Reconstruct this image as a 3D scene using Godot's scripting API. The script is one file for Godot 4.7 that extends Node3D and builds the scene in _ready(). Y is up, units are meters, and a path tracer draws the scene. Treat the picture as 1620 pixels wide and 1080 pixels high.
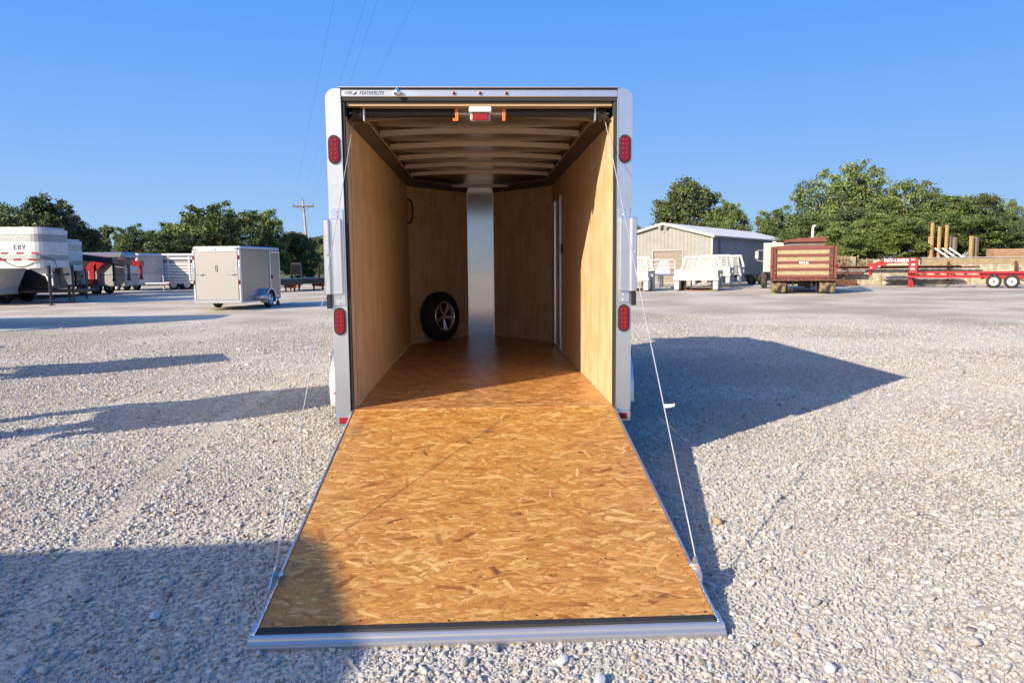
extends Node3D
# A rear view of an open enclosed trailer with its ramp down, on a gravel sales lot in low morning sun.

class MB:
	# collects triangles of one mesh; front faces clockwise seen from outside
	var st := SurfaceTool.new()
	var xf := Transform3D()
	var uvs := 1.0
	func _init() -> void:
		st.begin(Mesh.PRIMITIVE_TRIANGLES)
		st.set_smooth_group(-1)
	func v(p: Vector3, uv: Vector2) -> void:
		st.set_uv(uv)
		st.add_vertex(xf * p)
	func buv(p: Vector3, n: Vector3) -> Vector2:
		var a := n.abs()
		if a.x >= a.y and a.x >= a.z:
			return Vector2(p.z, -p.y) * uvs
		if a.y >= a.z:
			return Vector2(p.x, p.z) * uvs
		return Vector2(p.x, -p.y) * uvs
	func tri(a: Vector3, b: Vector3, c: Vector3, out: Vector3) -> void:
		var n := (b - a).cross(c - a)
		if n.dot(out) > 0.0:
			var t := b
			b = c
			c = t
		v(a, buv(a, n)); v(b, buv(b, n)); v(c, buv(c, n))
	func quad(a: Vector3, b: Vector3, c: Vector3, d: Vector3, out: Vector3) -> void:
		tri(a, b, c, out); tri(a, c, d, out)
	func fan(pts: Array, out: Vector3) -> void:
		for i in range(1, pts.size() - 1):
			tri(pts[0], pts[i], pts[i + 1], out)
	# box between two corners with chamfered edges
	func box(lo: Vector3, hi: Vector3, ch := 0.0) -> void:
		var c := (lo + hi) * 0.5
		var h := (hi - lo).abs() * 0.5
		var k := minf(ch, minf(h.x, minf(h.y, h.z)) * 0.8)
		if k <= 0.0:
			for ax in 3:
				for s in [-1.0, 1.0]:
					var n := Vector3(); n[ax] = s
					var u := Vector3(); u[(ax + 1) % 3] = h[(ax + 1) % 3]
					var w := Vector3(); w[(ax + 2) % 3] = h[(ax + 2) % 3]
					var o := c + n * h[ax]
					quad(o - u - w, o + u - w, o + u + w, o - u + w, n)
			return
		for ax in 3:
			var a1 := (ax + 1) % 3
			var a2 := (ax + 2) % 3
			for s in [-1.0, 1.0]:
				var n := Vector3(); n[ax] = s
				var u := Vector3(); u[a1] = h[a1] - k
				var w := Vector3(); w[a2] = h[a2] - k
				var o := c + n * h[ax]
				quad(o - u - w, o + u - w, o + u + w, o - u + w, n)
				for s2 in [-1.0, 1.0]:  # edge between face ax and face a1
					var n2 := Vector3(); n2[a1] = s2
					var p := c + n * h[ax] + n2 * (h[a1] - k)
					var q := c + n * (h[ax] - k) + n2 * h[a1]
					quad(p - w, p + w, q + w, q - w, n + n2)
		for sx in [-1.0, 1.0]:
			for sy in [-1.0, 1.0]:
				for sz in [-1.0, 1.0]:
					var s := Vector3(sx, sy, sz)
					var i := h - Vector3(k, k, k)
					tri(c + s * Vector3(h.x, i.y, i.z), c + s * Vector3(i.x, h.y, i.z), c + s * Vector3(i.x, i.y, h.z), s)
	func bar(a: Vector3, b: Vector3, w: float, h: float, up := Vector3.UP, ch := 0.0) -> void:
		var d := (b - a)
		var z := d.normalized()
		if absf(z.dot(up)) > 0.98:
			up = Vector3.RIGHT
		var x := up.cross(z).normalized()
		var y := z.cross(x)
		var keep := xf
		xf = xf * Transform3D(Basis(x, y, z), a)
		box(Vector3(-w / 2, -h / 2, 0), Vector3(w / 2, h / 2, d.length()), ch)
		xf = keep
	func cyl(a: Vector3, b: Vector3, r0: float, r1 := -1.0, n := 10, caps := true) -> void:
		if r1 < 0.0:
			r1 = r0
		var z := (b - a).normalized()
		var up := Vector3.UP if absf(z.y) < 0.9 else Vector3.RIGHT
		var x := up.cross(z).normalized()
		var y := z.cross(x)
		st.set_smooth_group(1)
		for i in n:
			var t0 := TAU * i / n
			var t1 := TAU * (i + 1) / n
			var d0 := x * cos(t0) + y * sin(t0)
			var d1 := x * cos(t1) + y * sin(t1)
			quad(a + d0 * r0, a + d1 * r0, b + d1 * r1, b + d0 * r1, d0 + d1)
		st.set_smooth_group(-1)
		if caps:
			for i in n:
				var d0 := x * cos(TAU * i / n) + y * sin(TAU * i / n)
				var d1 := x * cos(TAU * (i + 1) / n) + y * sin(TAU * (i + 1) / n)
				if r0 > 0.0: tri(a, a + d0 * r0, a + d1 * r0, -z)
				if r1 > 0.0: tri(b, b + d0 * r1, b + d1 * r1, z)
	func tube(pts: Array, r: float, n := 6) -> void:
		for i in pts.size() - 1:
			cyl(pts[i], pts[i + 1], r, r, n, i == 0 or i == pts.size() - 2)
	# profile of (radius, along) turned about the local y axis
	func lathe(prof: Array, n := 24) -> void:
		st.set_smooth_group(1)
		for i in n:
			var t0 := TAU * i / n
			var t1 := TAU * (i + 1) / n
			for j in prof.size() - 1:
				var p: Vector2 = prof[j]
				var q: Vector2 = prof[j + 1]
				st.set_smooth_group(2 + j % 2 if absf((q - p).normalized().y) > 2.0 else 1)
				var a := Vector3(cos(t0) * p.x, p.y, sin(t0) * p.x)
				var b := Vector3(cos(t1) * p.x, p.y, sin(t1) * p.x)
				var c := Vector3(cos(t1) * q.x, q.y, sin(t1) * q.x)
				var d := Vector3(cos(t0) * q.x, q.y, sin(t0) * q.x)
				var e := q - p
				var nn := Vector2(e.y, -e.x)
				var m := (t0 + t1) / 2
				quad(a, b, c, d, Vector3(cos(m) * nn.x, nn.y, sin(m) * nn.x))
		st.set_smooth_group(-1)
	# outline in the local x-y plane pushed from z0 to z1
	func prism(poly: Array, z0: float, z1: float) -> void:
		var pv := PackedVector2Array(poly)
		var idx := Geometry2D.triangulate_polygon(pv)
		for i in range(0, idx.size(), 3):
			for zz in [[z0, -1.0], [z1, 1.0]]:
				var o := Vector3(0, 0, zz[1] * signf(z1 - z0))
				tri(Vector3(pv[idx[i]].x, pv[idx[i]].y, zz[0]), Vector3(pv[idx[i + 1]].x, pv[idx[i + 1]].y, zz[0]), Vector3(pv[idx[i + 2]].x, pv[idx[i + 2]].y, zz[0]), o)
		var cw := Geometry2D.is_polygon_clockwise(pv)
		for i in pv.size():
			var a := pv[i]
			var b := pv[(i + 1) % pv.size()]
			var e := b - a
			var n := Vector3(-e.y, e.x, 0) if cw else Vector3(e.y, -e.x, 0)
			quad(Vector3(a.x, a.y, z0), Vector3(b.x, b.y, z0), Vector3(b.x, b.y, z1), Vector3(a.x, a.y, z1), n)
	func done() -> ArrayMesh:
		st.generate_normals()
		st.index()
		return st.commit()

var M := {}
var taken := {}
var fnt: SystemFont

func lin(r: float, g: float, b: float) -> Color:
	return Color(r, g, b).linear_to_srgb()

func mat(key: String, c: Color, rough := 0.6, metal := 0.0, tex: Texture2D = null, tri_scale := 0.0) -> StandardMaterial3D:
	var m := StandardMaterial3D.new()
	m.resource_name = key
	m.albedo_color = c
	m.roughness = rough
	m.metallic = metal
	m.cull_mode = BaseMaterial3D.CULL_DISABLED
	if tex:
		m.albedo_texture = tex
		if tri_scale > 0.0:
			m.uv1_triplanar = true
			m.uv1_scale = Vector3.ONE * tri_scale
	M[key] = m
	return m

func numbered(n: String) -> String:
	if not taken.has(n):
		taken[n] = 0
		return n
	taken[n] += 1
	return "%s_%03d" % [n, taken[n]]

func thing(called: String, label: String, category: String, at := Vector3.ZERO, turn := 0.0, group := "") -> Node3D:
	var o := Node3D.new()
	o.name = numbered(called)
	add_child(o)
	o.position = at
	o.rotation.y = turn
	meta(o, label, category, group)
	return o

func meta(o: Node, label: String, category: String, group := "", kind := "") -> void:
	o.set_meta("label", label)
	if category: o.set_meta("category", category)
	if group: o.set_meta("group", group)
	if kind: o.set_meta("kind", kind)

func part(p: Node, called: String, mb: MB, m: Material) -> MeshInstance3D:
	return partm(p, called, mb.done(), m)

func partm(p: Node, called: String, mesh: Mesh, m: Material) -> MeshInstance3D:
	var o := MeshInstance3D.new()
	o.mesh = mesh
	o.material_override = m
	o.name = called if p != self else numbered(called)
	if p != self and p.has_node(NodePath(called)):
		var k := 1
		while p.has_node("%s_%03d" % [called, k]):
			k += 1
		o.name = "%s_%03d" % [called, k]
	p.add_child(o, true)
	return o

func bx(p: Node, called: String, lo: Vector3, hi: Vector3, m: Material, ch := 0.004) -> MeshInstance3D:
	var b := MB.new()
	b.box(lo, hi, ch)
	return part(p, called, b, m)

func dup(o: Node3D, at: Vector3, turn: float, label: String, sc := Vector3.ONE) -> Node3D:
	var base := String(o.name).get_slice("_0", 0)
	var c: Node3D = o.duplicate()
	c.name = numbered(base)
	add_child(c)
	c.position = at
	c.rotation.y = turn
	c.scale = sc
	c.set_meta("label", label)
	return c

func text(p: Node, called: String, s: String, height: float, at: Transform3D, m: Material, depth := 0.002) -> MeshInstance3D:
	var t := TextMesh.new()
	t.text = s
	t.font = fnt
	t.font_size = 64
	t.pixel_size = height / 46.0
	t.depth = depth
	t.curve_step = 2.0
	var o := partm(p, called, t, m)
	o.transform = at
	return o

func put8(a: PackedByteArray, w: int, h: int, rgb := true) -> ImageTexture:
	return ImageTexture.create_from_image(Image.create_from_data(w, h, false, Image.FORMAT_RGB8 if rgb else Image.FORMAT_L8, a))

func noise(sd: int, freq: float, type := FastNoiseLite.TYPE_SIMPLEX_SMOOTH, oct := 4) -> FastNoiseLite:
	var n := FastNoiseLite.new()
	n.seed = sd
	n.frequency = freq
	n.noise_type = type
	n.fractal_octaves = oct
	n.fractal_type = FastNoiseLite.FRACTAL_FBM if oct > 1 else FastNoiseLite.FRACTAL_NONE
	return n

func noise_tex(n: FastNoiseLite, size: int, ramp: Gradient = null) -> NoiseTexture2D:
	var t := NoiseTexture2D.new()
	t.width = size
	t.height = size
	t.seamless = true
	t.seamless_blend_skirt = 0.08
	t.noise = n
	t.color_ramp = ramp
	return t

func grad(stops: Array) -> Gradient:
	var g := Gradient.new()
	g.offsets = PackedFloat32Array(stops.map(func(s): return s[0]))
	g.colors = PackedColorArray(stops.map(func(s): return s[1]))
	return g

# strand board: thousands of wood flakes laid over one another; returns [colour, height]
func strand_board(px: int, metres: float, count: int, len_m: float, wid_m: float, pal: Array, sd: int, contrast: float) -> Array:
	var rng := RandomNumberGenerator.new()
	rng.seed = sd
	var a := PackedByteArray()
	a.resize(px * px * 3)
	var hgt := PackedByteArray()
	hgt.resize(px * px)
	var base: Color = pal[1]
	var s := px / metres
	for i in px * px:
		a[i * 3] = int(base.r * 255); a[i * 3 + 1] = int(base.g * 255); a[i * 3 + 2] = int(base.b * 255)
		hgt[i] = 90
	for k in count:
		var cx := rng.randf() * px
		var cy := rng.randf() * px
		var ang := rng.randfn(0.0, 0.42)
		if rng.randf() < 0.16:
			ang = rng.randf() * PI
		var hl := s * len_m * rng.randf_range(0.25, 0.62)
		var hw := s * wid_m * rng.randf_range(0.2, 0.6) * (1.6 if rng.randf() < 0.12 else 1.0)
		var small := rng.randf()
		if small < 0.62:
			hl *= rng.randf_range(0.25, 0.6)
			hw *= rng.randf_range(0.18, 0.5)
		var t := rng.randf()
		var c: Color
		if t < 0.40:
			c = (pal[0] as Color).lerp(pal[1], rng.randf())
		elif t < 0.90:
			c = (pal[1] as Color).lerp(pal[2], rng.randf() * rng.randf())
		elif t < 0.985:
			c = (pal[2] as Color).lerp(pal[1], rng.randf() * 0.6)
		else:
			c = (pal[2] as Color).lerp(pal[3], rng.randf())
		c = base.lerp(c, contrast)
		var ca := cos(ang)
		var sa := sin(ang)
		var lift := rng.randi_range(60, 220)
		var vv := -hw
		while vv <= hw:
			var row := 1.0 + rng.randfn(0.0, 0.085)
			var cover := rng.randf_range(0.55, 0.95)
			var edge := absf(vv) > hw - 0.9
			if edge: row *= rng.randf_range(0.78, 1.0)
			var u0 := -hl * rng.randf_range(0.8, 1.0)
			var u1 := hl * rng.randf_range(0.8, 1.0)
			var u := u0
			var r := int(clampf(c.r * row, 0, 1) * 255)
			var g := int(clampf(c.g * row, 0, 1) * 255)
			var b := int(clampf(c.b * row, 0, 1) * 255)
			var fleck := rng.randi_range(5, 26)
			var step := 0
			while u <= u1:
				step += 1
				if step > fleck:
					step = 0
					fleck = rng.randi_range(5, 26)
					var f := rng.randf_range(0.88, 1.08) if rng.randf() > 0.04 else 0.62
					r = int(clampf(c.r * row * f, 0, 1) * 255)
					g = int(clampf(c.g * row * f, 0, 1) * 255)
					b = int(clampf(c.b * row * f * f, 0, 1) * 255)
					cover = rng.randf_range(0.5, 0.95)
				var x := posmod(int(cx + u * ca - vv * sa), px)
				var y := posmod(int(cy + u * sa + vv * ca), px)
				var i := y * px + x
				a[i * 3] = int(lerpf(a[i * 3], r, cover))
				a[i * 3 + 1] = int(lerpf(a[i * 3 + 1], g, cover))
				a[i * 3 + 2] = int(lerpf(a[i * 3 + 2], b, cover))
				hgt[i] = lift
				u += 0.8
			vv += 0.75
	return [put8(a, px, px), put8(hgt, px, px, false)]

func plywood(w: int, h: int, c0: Color, c1: Color, sd: int) -> ImageTexture:
	var n1 := noise(sd, 0.035, FastNoiseLite.TYPE_SIMPLEX_SMOOTH, 3)
	var n2 := noise(sd + 1, 0.22, FastNoiseLite.TYPE_SIMPLEX_SMOOTH, 2)
	var n3 := noise(sd + 2, 0.008, FastNoiseLite.TYPE_SIMPLEX_SMOOTH, 2)
	var rng := RandomNumberGenerator.new()
	rng.seed = sd
	var a := PackedByteArray()
	a.resize(w * h * 3)
	var i := 0
	for y in h:
		for x in w:
			var t := 0.5 + n1.get_noise_2d(x, y * 0.06) * 0.55 + n2.get_noise_2d(x * 1.5, y * 0.05) * 0.5 + n3.get_noise_2d(x, y) * 0.35
			if rng.randf() < 0.0012: t += 0.6
			var c := c0.lerp(c1, clampf(t, 0, 1))
			a[i] = int(c.r * 255); a[i + 1] = int(c.g * 255); a[i + 2] = int(c.b * 255)
			i += 3
	return put8(a, w, h)

func streaks(w: int, h: int, lo: float, hi: float, sd: int, stretch: float) -> ImageTexture:
	var n1 := noise(sd, 0.25, FastNoiseLite.TYPE_SIMPLEX_SMOOTH, 3)
	var n2 := noise(sd + 3, 0.012, FastNoiseLite.TYPE_SIMPLEX_SMOOTH, 3)
	var a := PackedByteArray()
	a.resize(w * h)
	for y in h:
		for x in w:
			var t := 0.5 + n1.get_noise_2d(x, y * stretch) * 0.5 + n2.get_noise_2d(x, y) * 0.7
			a[y * w + x] = int(clampf(lerpf(lo, hi, clampf(t, 0, 1)), 0, 1) * 255)
	return put8(a, w, h, false)

const SUN_AZ := 42.0     # degrees, light travels right (+x) and away (-z)
const SUN_EL := 24.3
const EXPO := 2.2

func _ready() -> void:
	# ---- camera
	var cam := Camera3D.new()
	cam.name = "camera"
	add_child(cam)
	var turn := Basis(Vector3.BACK, 0.0091) * Basis(Vector3.RIGHT, 0.1042) * Basis(Vector3.UP, 0.0425)
	cam.transform = Transform3D(turn.inverse(), Vector3(-0.0224, 1.6236, 5.7424))
	cam.fov = 49.07
	cam.near = 0.05
	cam.far = 1500.0
	cam.current = true
	# ---- sky and exposure
	var we := WorldEnvironment.new()
	we.name = "world_environment"
	var env := Environment.new()
	env.background_mode = Environment.BG_SKY
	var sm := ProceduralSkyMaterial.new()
	sm.sky_top_color = lin(0.011, 0.129, 0.450)
	sm.sky_horizon_color = lin(0.196, 0.299, 0.412)
	sm.sky_curve = 0.15
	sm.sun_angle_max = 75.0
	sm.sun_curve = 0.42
	sm.ground_bottom_color = lin(0.14, 0.13, 0.12)
	sm.ground_horizon_color = lin(0.19, 0.185, 0.18)
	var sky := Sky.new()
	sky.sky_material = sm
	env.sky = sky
	env.background_energy_multiplier = 1.0
	env.tonemap_mode = Environment.TONE_MAPPER_LINEAR
	env.tonemap_exposure = EXPO
	env.sdfgi_enabled = true
	env.ssao_enabled = true
	env.ssil_enabled = true
	we.environment = env
	add_child(we)
	# ---- sun
	var sun := DirectionalLight3D.new()
	sun.name = "sun"
	var az := deg_to_rad(SUN_AZ)
	var el := deg_to_rad(SUN_EL)
	var dir := Vector3(cos(az) * cos(el), -sin(el), -sin(az) * cos(el))
	add_child(sun)
	sun.look_at_from_position(Vector3.ZERO, dir, Vector3.UP)
	sun.light_energy = 1.4
	sun.light_color = Color(1.0, 0.935, 0.84)
	sun.light_angular_distance = 0.5
	sun.shadow_enabled = true
	fnt = SystemFont.new()
	fnt.font_names = PackedStringArray(["Droid Sans"])
	fnt.font_weight = 700

	materials()
	ground()
	trees()
	building()
	retaining_wall()
	left_row()
	right_lot()
	pole_and_wires()
	main_trailer()
	gravel()

func materials() -> void:
	var grime := noise_tex(noise(11, 0.01, FastNoiseLite.TYPE_SIMPLEX_SMOOTH, 5), 512, grad([[0.0, Color(0.90, 0.895, 0.885)], [0.5, Color(0.965, 0.965, 0.96)], [1.0, Color(1, 1, 1)]]))
	var brushed := streaks(256, 512, 0.84, 1.0, 5, 0.015)
	var satin := streaks(256, 512, 0.955, 1.0, 9, 0.01)
	mat("alu", lin(0.68, 0.69, 0.705), 0.33, 0.93, satin, 0.7)
	mat("alu_bright", lin(0.80, 0.81, 0.82), 0.24, 0.93, satin, 1.0)
	mat("rail_alu", lin(0.50, 0.48, 0.455), 0.34, 0.75)
	mat("alu_dull", lin(0.62, 0.62, 0.61), 0.5, 0.6, brushed, 1.0)
	mat("alu_sheet", lin(0.72, 0.70, 0.68), 0.32, 0.9, satin, 0.6)
	mat("nose_metal", lin(0.50, 0.475, 0.435), 0.13, 1.0, satin, 0.8)
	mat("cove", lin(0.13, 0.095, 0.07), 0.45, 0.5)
	mat("bow", lin(0.46, 0.39, 0.31), 0.38, 0.6)  # warm tint put in for wood reflected by the bows
	mat("ceiling_metal", lin(0.46, 0.38, 0.30), 0.3, 0.9, satin, 0.6)  # aluminium with the brown reflection of the wood put into its colour
	mat("lining_trim", lin(0.40, 0.29, 0.17), 0.5)
	mat("chrome", lin(0.85, 0.85, 0.86), 0.1, 1.0)
	mat("white", lin(0.52, 0.53, 0.54), 0.4, 0.0, grime, 0.35)
	mat("white_bed", lin(0.42, 0.42, 0.415), 0.45, 0.0, grime, 0.6)
	mat("panel_grey", lin(0.36, 0.37, 0.38), 0.35, 0.45, grime, 0.5)
	mat("champagne", lin(0.27, 0.266, 0.26), 0.4, 0.15)
	mat("pewter", lin(0.24, 0.235, 0.235), 0.22, 0.55)
	mat("punched", lin(0.42, 0.44, 0.46), 0.5, 0.4, noise_tex(noise(3, 0.06, FastNoiseLite.TYPE_CELLULAR, 1), 256, grad([[0, Color(0.7, 0.7, 0.7)], [1, Color(1, 1, 1)]])), 1.2)
	mat("black", lin(0.012, 0.012, 0.013), 0.4)
	mat("black_paint", lin(0.014, 0.014, 0.017), 0.3)
	mat("rubber", lin(0.014, 0.014, 0.014), 0.75, 0.0, grime, 2.0)
	mat("tyre", lin(0.018, 0.018, 0.018), 0.8, 0.0, grime, 2.0)
	mat("dusty_tyre", lin(0.045, 0.042, 0.038), 0.9, 0.0, grime, 2.0)
	mat("red_lens", lin(0.12, 0.003, 0.009), 0.12)
	mat("red_led", lin(0.21, 0.005, 0.014), 0.08)
	mat("dark_red_lens", lin(0.14, 0.006, 0.008), 0.15)
	mat("red_tape", lin(0.22, 0.005, 0.008), 0.35)
	mat("red_paint", lin(0.29, 0.005, 0.010), 0.3, 0.0, grime, 0.8)
	mat("old_red", lin(0.150, 0.034, 0.028), 0.7, 0.0, grime, 1.2)
	mat("rust", lin(0.15, 0.065, 0.035), 0.85, 0.0, noise_tex(noise(21, 0.03), 256, grad([[0.2, Color(0.55, 0.5, 0.48)], [0.8, Color(1, 1, 1)]])), 0.8)
	mat("orange_steel", lin(0.42, 0.10, 0.03), 0.7, 0.0, grime, 1.0)
	mat("orange_strap", lin(0.75, 0.14, 0.015), 0.6)
	mat("lens_white", lin(0.75, 0.76, 0.76), 0.3)
	mat("cable", lin(0.55, 0.54, 0.52), 0.4, 0.6)
	mat("tag_white", lin(0.8, 0.8, 0.78), 0.6)
	mat("decal_dark", lin(0.03, 0.035, 0.05), 0.5)
	mat("decal_blue", lin(0.02, 0.03, 0.10), 0.5)
	mat("decal_white", lin(0.8, 0.8, 0.8), 0.5)
	mat("spring", lin(0.05, 0.04, 0.034), 0.5, 0.5)
	mat("screw", lin(0.03, 0.025, 0.02), 0.5, 0.5)
	mat("cream_metal", lin(0.215, 0.215, 0.207), 0.5, 0.05, grime, 0.15)
	mat("grey_metal", lin(0.30, 0.32, 0.355), 0.5, 0.1, grime, 0.15)
	mat("roof_metal", lin(0.42, 0.44, 0.48), 0.42, 0.35, grime, 0.12)
	mat("trim_grey", lin(0.30, 0.29, 0.28), 0.5)
	mat("door_brown", lin(0.24, 0.20, 0.165), 0.5, 0.0, grime, 0.5)
	mat("skylight", lin(0.20, 0.21, 0.22), 0.3)
	mat("concrete", lin(0.40, 0.365, 0.29), 0.9, 0.0, noise_tex(noise(31, 0.015), 512, grad([[0.2, Color(0.78, 0.76, 0.72)], [0.8, Color(1, 1, 1)]])), 0.3)
	mat("tan_plank", lin(0.30, 0.24, 0.145), 0.85, 0.0, brushed, 0.6)
	mat("lumber", lin(0.36, 0.22, 0.13), 0.85, 0.0, brushed, 0.8)
	mat("yellow_wood", lin(0.36, 0.23, 0.095), 0.8, 0.0, brushed, 0.8)
	mat("grey_wood", lin(0.17, 0.14, 0.12), 0.9, 0.0, brushed, 0.8)
	mat("bed_plank", lin(0.33, 0.265, 0.165), 0.85, 0.0, brushed, 0.8)
	mat("pole_wood", lin(0.36, 0.33, 0.24), 0.9, 0.0, brushed, 0.5)
	mat("cross_wood", lin(0.15, 0.12, 0.09), 0.9, 0.0, brushed, 0.8)
	mat("wire", lin(0.05, 0.05, 0.055), 0.5)
	mat("cab_white", lin(0.40, 0.43, 0.38), 0.35, 0.0, grime, 0.5)
	mat("mud_flap", lin(0.17, 0.13, 0.08), 0.9, 0.0, noise_tex(noise(41, 0.012), 256, grad([[0.3, Color(0.30, 0.28, 0.26)], [0.7, Color(1, 1, 1)]])), 0.9)
	mat("weed", lin(0.20, 0.15, 0.09), 0.9)
	mat("bark", lin(0.17, 0.135, 0.105), 0.95, 0.0, brushed, 0.7)
	mat("pale_bark", lin(0.36, 0.30, 0.24), 0.95, 0.0, brushed, 0.7)
	var lf := mat("leaf", Color.WHITE, 0.55)
	lf.vertex_color_use_as_albedo = true
	lf.backlight_enabled = true
	lf.backlight = Color(0.45, 0.5, 0.2)
	var stn := mat("stone", Color.WHITE, 0.9)
	stn.vertex_color_use_as_albedo = true
	# strand board of the ramp
	var pal := [lin(0.62, 0.39, 0.150), lin(0.425, 0.195, 0.036), lin(0.255, 0.080, 0.009), lin(0.09, 0.024, 0.005)]
	var ob := strand_board(1344, 2.7, 24000, 0.15, 0.026, pal, 7, 0.82)
	# dirt scuffs from shoes and hinges
	var im: Image = ob[0].get_image()
	var sr := RandomNumberGenerator.new()
	sr.seed = 77
	for sc in [[-0.90, 0.30, 0.02, 0.26, 0.30], [-0.93, 0.42, 0.035, 0.08, 0.45], [0.03, 0.46, 0.05, 0.025, 0.5], [-0.04, 0.55, 0.10, 0.02, 0.3], [0.30, 0.95, 0.2, 0.1, 0.10], [-0.35, 1.4, 0.3, 0.14, 0.08], [0.52, 1.85, 0.1, 0.16, 0.12], [-0.15, 0.2, 0.5, 0.05, 0.1]]:
		for k in 2600:
			var p := Vector2(sc[0] + sr.randfn() * sc[2] * 0.5, sc[1] + sr.randfn() * sc[3] * 0.5)
			var q := Vector2i(posmod(int(p.x / 2.7 * 1344), 1344), posmod(int(p.y / 2.7 * 1344), 1344))
			var c0 := im.get_pixelv(q)
			im.set_pixelv(q, c0.lerp(Color(0.30, 0.25, 0.20), sc[4] * sr.randf()))
	ob[0] = ImageTexture.create_from_image(im)
	var osb := mat("strand_board", Color.WHITE, 0.62, 0.0, ob[0])
	osb.heightmap_enabled = true
	osb.heightmap_texture = ob[1]
	osb.heightmap_scale = 0.10
	var pal2 := [lin(0.72, 0.43, 0.19), lin(0.46, 0.22, 0.068), lin(0.24, 0.085, 0.020), lin(0.08, 0.028, 0.010)]
	var fb := strand_board(1024, 2.05, 9000, 0.15, 0.034, pal2, 17, 1.0)
	var flo := mat("floor_board", Color.WHITE, 0.36, 0.0, fb[0])
	flo.heightmap_enabled = true
	flo.heightmap_texture = fb[1]
	flo.heightmap_scale = 0.05
	var ply := plywood(384, 768, lin(0.485, 0.32, 0.148), lin(0.62, 0.47, 0.305), 51)
	mat("plywood", Color.WHITE, 0.55, 0.0, ply)
	# ground: gravel seen from afar
	var gn := noise(61, 0.055, FastNoiseLite.TYPE_CELLULAR, 1)
	gn.cellular_return_type = FastNoiseLite.RETURN_CELL_VALUE
	gn.cellular_jitter = 1.0
	var gcol := noise_tex(gn, 1024, grad([[0.0, lin(0.28, 0.25, 0.20)], [0.25, lin(0.44, 0.39, 0.31)], [0.5, lin(0.51, 0.46, 0.375)], [0.72, lin(0.42, 0.395, 0.345)], [0.9, lin(0.62, 0.565, 0.465)], [1.0, lin(0.52, 0.38, 0.24)]]))
	gcol.seamless_blend_skirt = 0.02
	var gh := noise(61, 0.055, FastNoiseLite.TYPE_CELLULAR, 1)
	gh.cellular_return_type = FastNoiseLite.RETURN_DISTANCE
	gh.cellular_jitter = 1.0
	var ghe := noise_tex(gh, 1024, grad([[0.0, Color.WHITE], [1.0, Color.BLACK]]))
	ghe.seamless_blend_skirt = 0.02
	var mott := noise_tex(noise(71, 0.012, FastNoiseLite.TYPE_SIMPLEX_SMOOTH, 5), 512, grad([[0.25, Color(0.845, 0.82, 0.785)], [0.5, Color(0.93, 0.92, 0.90)], [0.72, Color(1, 1, 0.99)]]))
	var gm := mat("gravel_ground", Color.WHITE, 0.95, 0.0, gcol)
	gm.uv1_scale = Vector3(0.8, 0.8, 1)
	gm.heightmap_enabled = true
	gm.heightmap_texture = ghe
	gm.heightmap_scale = 0.35
	gm.detail_enabled = true
	gm.detail_albedo = mott
	gm.detail_blend_mode = BaseMaterial3D.BLEND_MODE_MUL
	gm.detail_uv_layer = BaseMaterial3D.DETAIL_UV_2
	gm.uv2_scale = Vector3(0.031, 0.031, 1)
	mat("grass", lin(0.13, 0.15, 0.05), 0.95, 0.0, noise_tex(noise(81, 0.03), 512, grad([[0.2, Color(0.6, 0.62, 0.5)], [0.8, Color(1, 1, 0.9)]])), 0.1)
	mat("bank_soil", lin(0.26, 0.20, 0.12), 0.95, 0.0, noise_tex(noise(82, 0.03), 512, grad([[0.2, Color(0.6, 0.6, 0.5)], [0.8, Color(1, 1, 1)]])), 0.15)

func sheet(called: String, x0: float, x1: float, z0: float, z1: float, y: float, m: Material, label: String) -> MeshInstance3D:
	var st := SurfaceTool.new()
	st.begin(Mesh.PRIMITIVE_TRIANGLES)
	for p in [[x0, z0], [x1, z0], [x1, z1], [x0, z0], [x1, z1], [x0, z1]]:
		st.set_uv(Vector2(p[0], p[1]))
		st.set_uv2(Vector2(p[0], p[1]))
		st.set_normal(Vector3.UP)
		st.add_vertex(Vector3(p[0], y, p[1]))
	var o := partm(self, called, st.commit(), m)
	meta(o, label, "ground", "", "structure")
	return o

func ground() -> void:
	sheet("gravel_lot", -500, 500, -600, 300, 0.0, M.gravel_ground, "pale crushed limestone gravel covering the whole sales lot")
	sheet("grass_field", -300, 12, -590, -64, 0.004, M.grass, "rough grass beyond the parked trailers under the trees")

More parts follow.
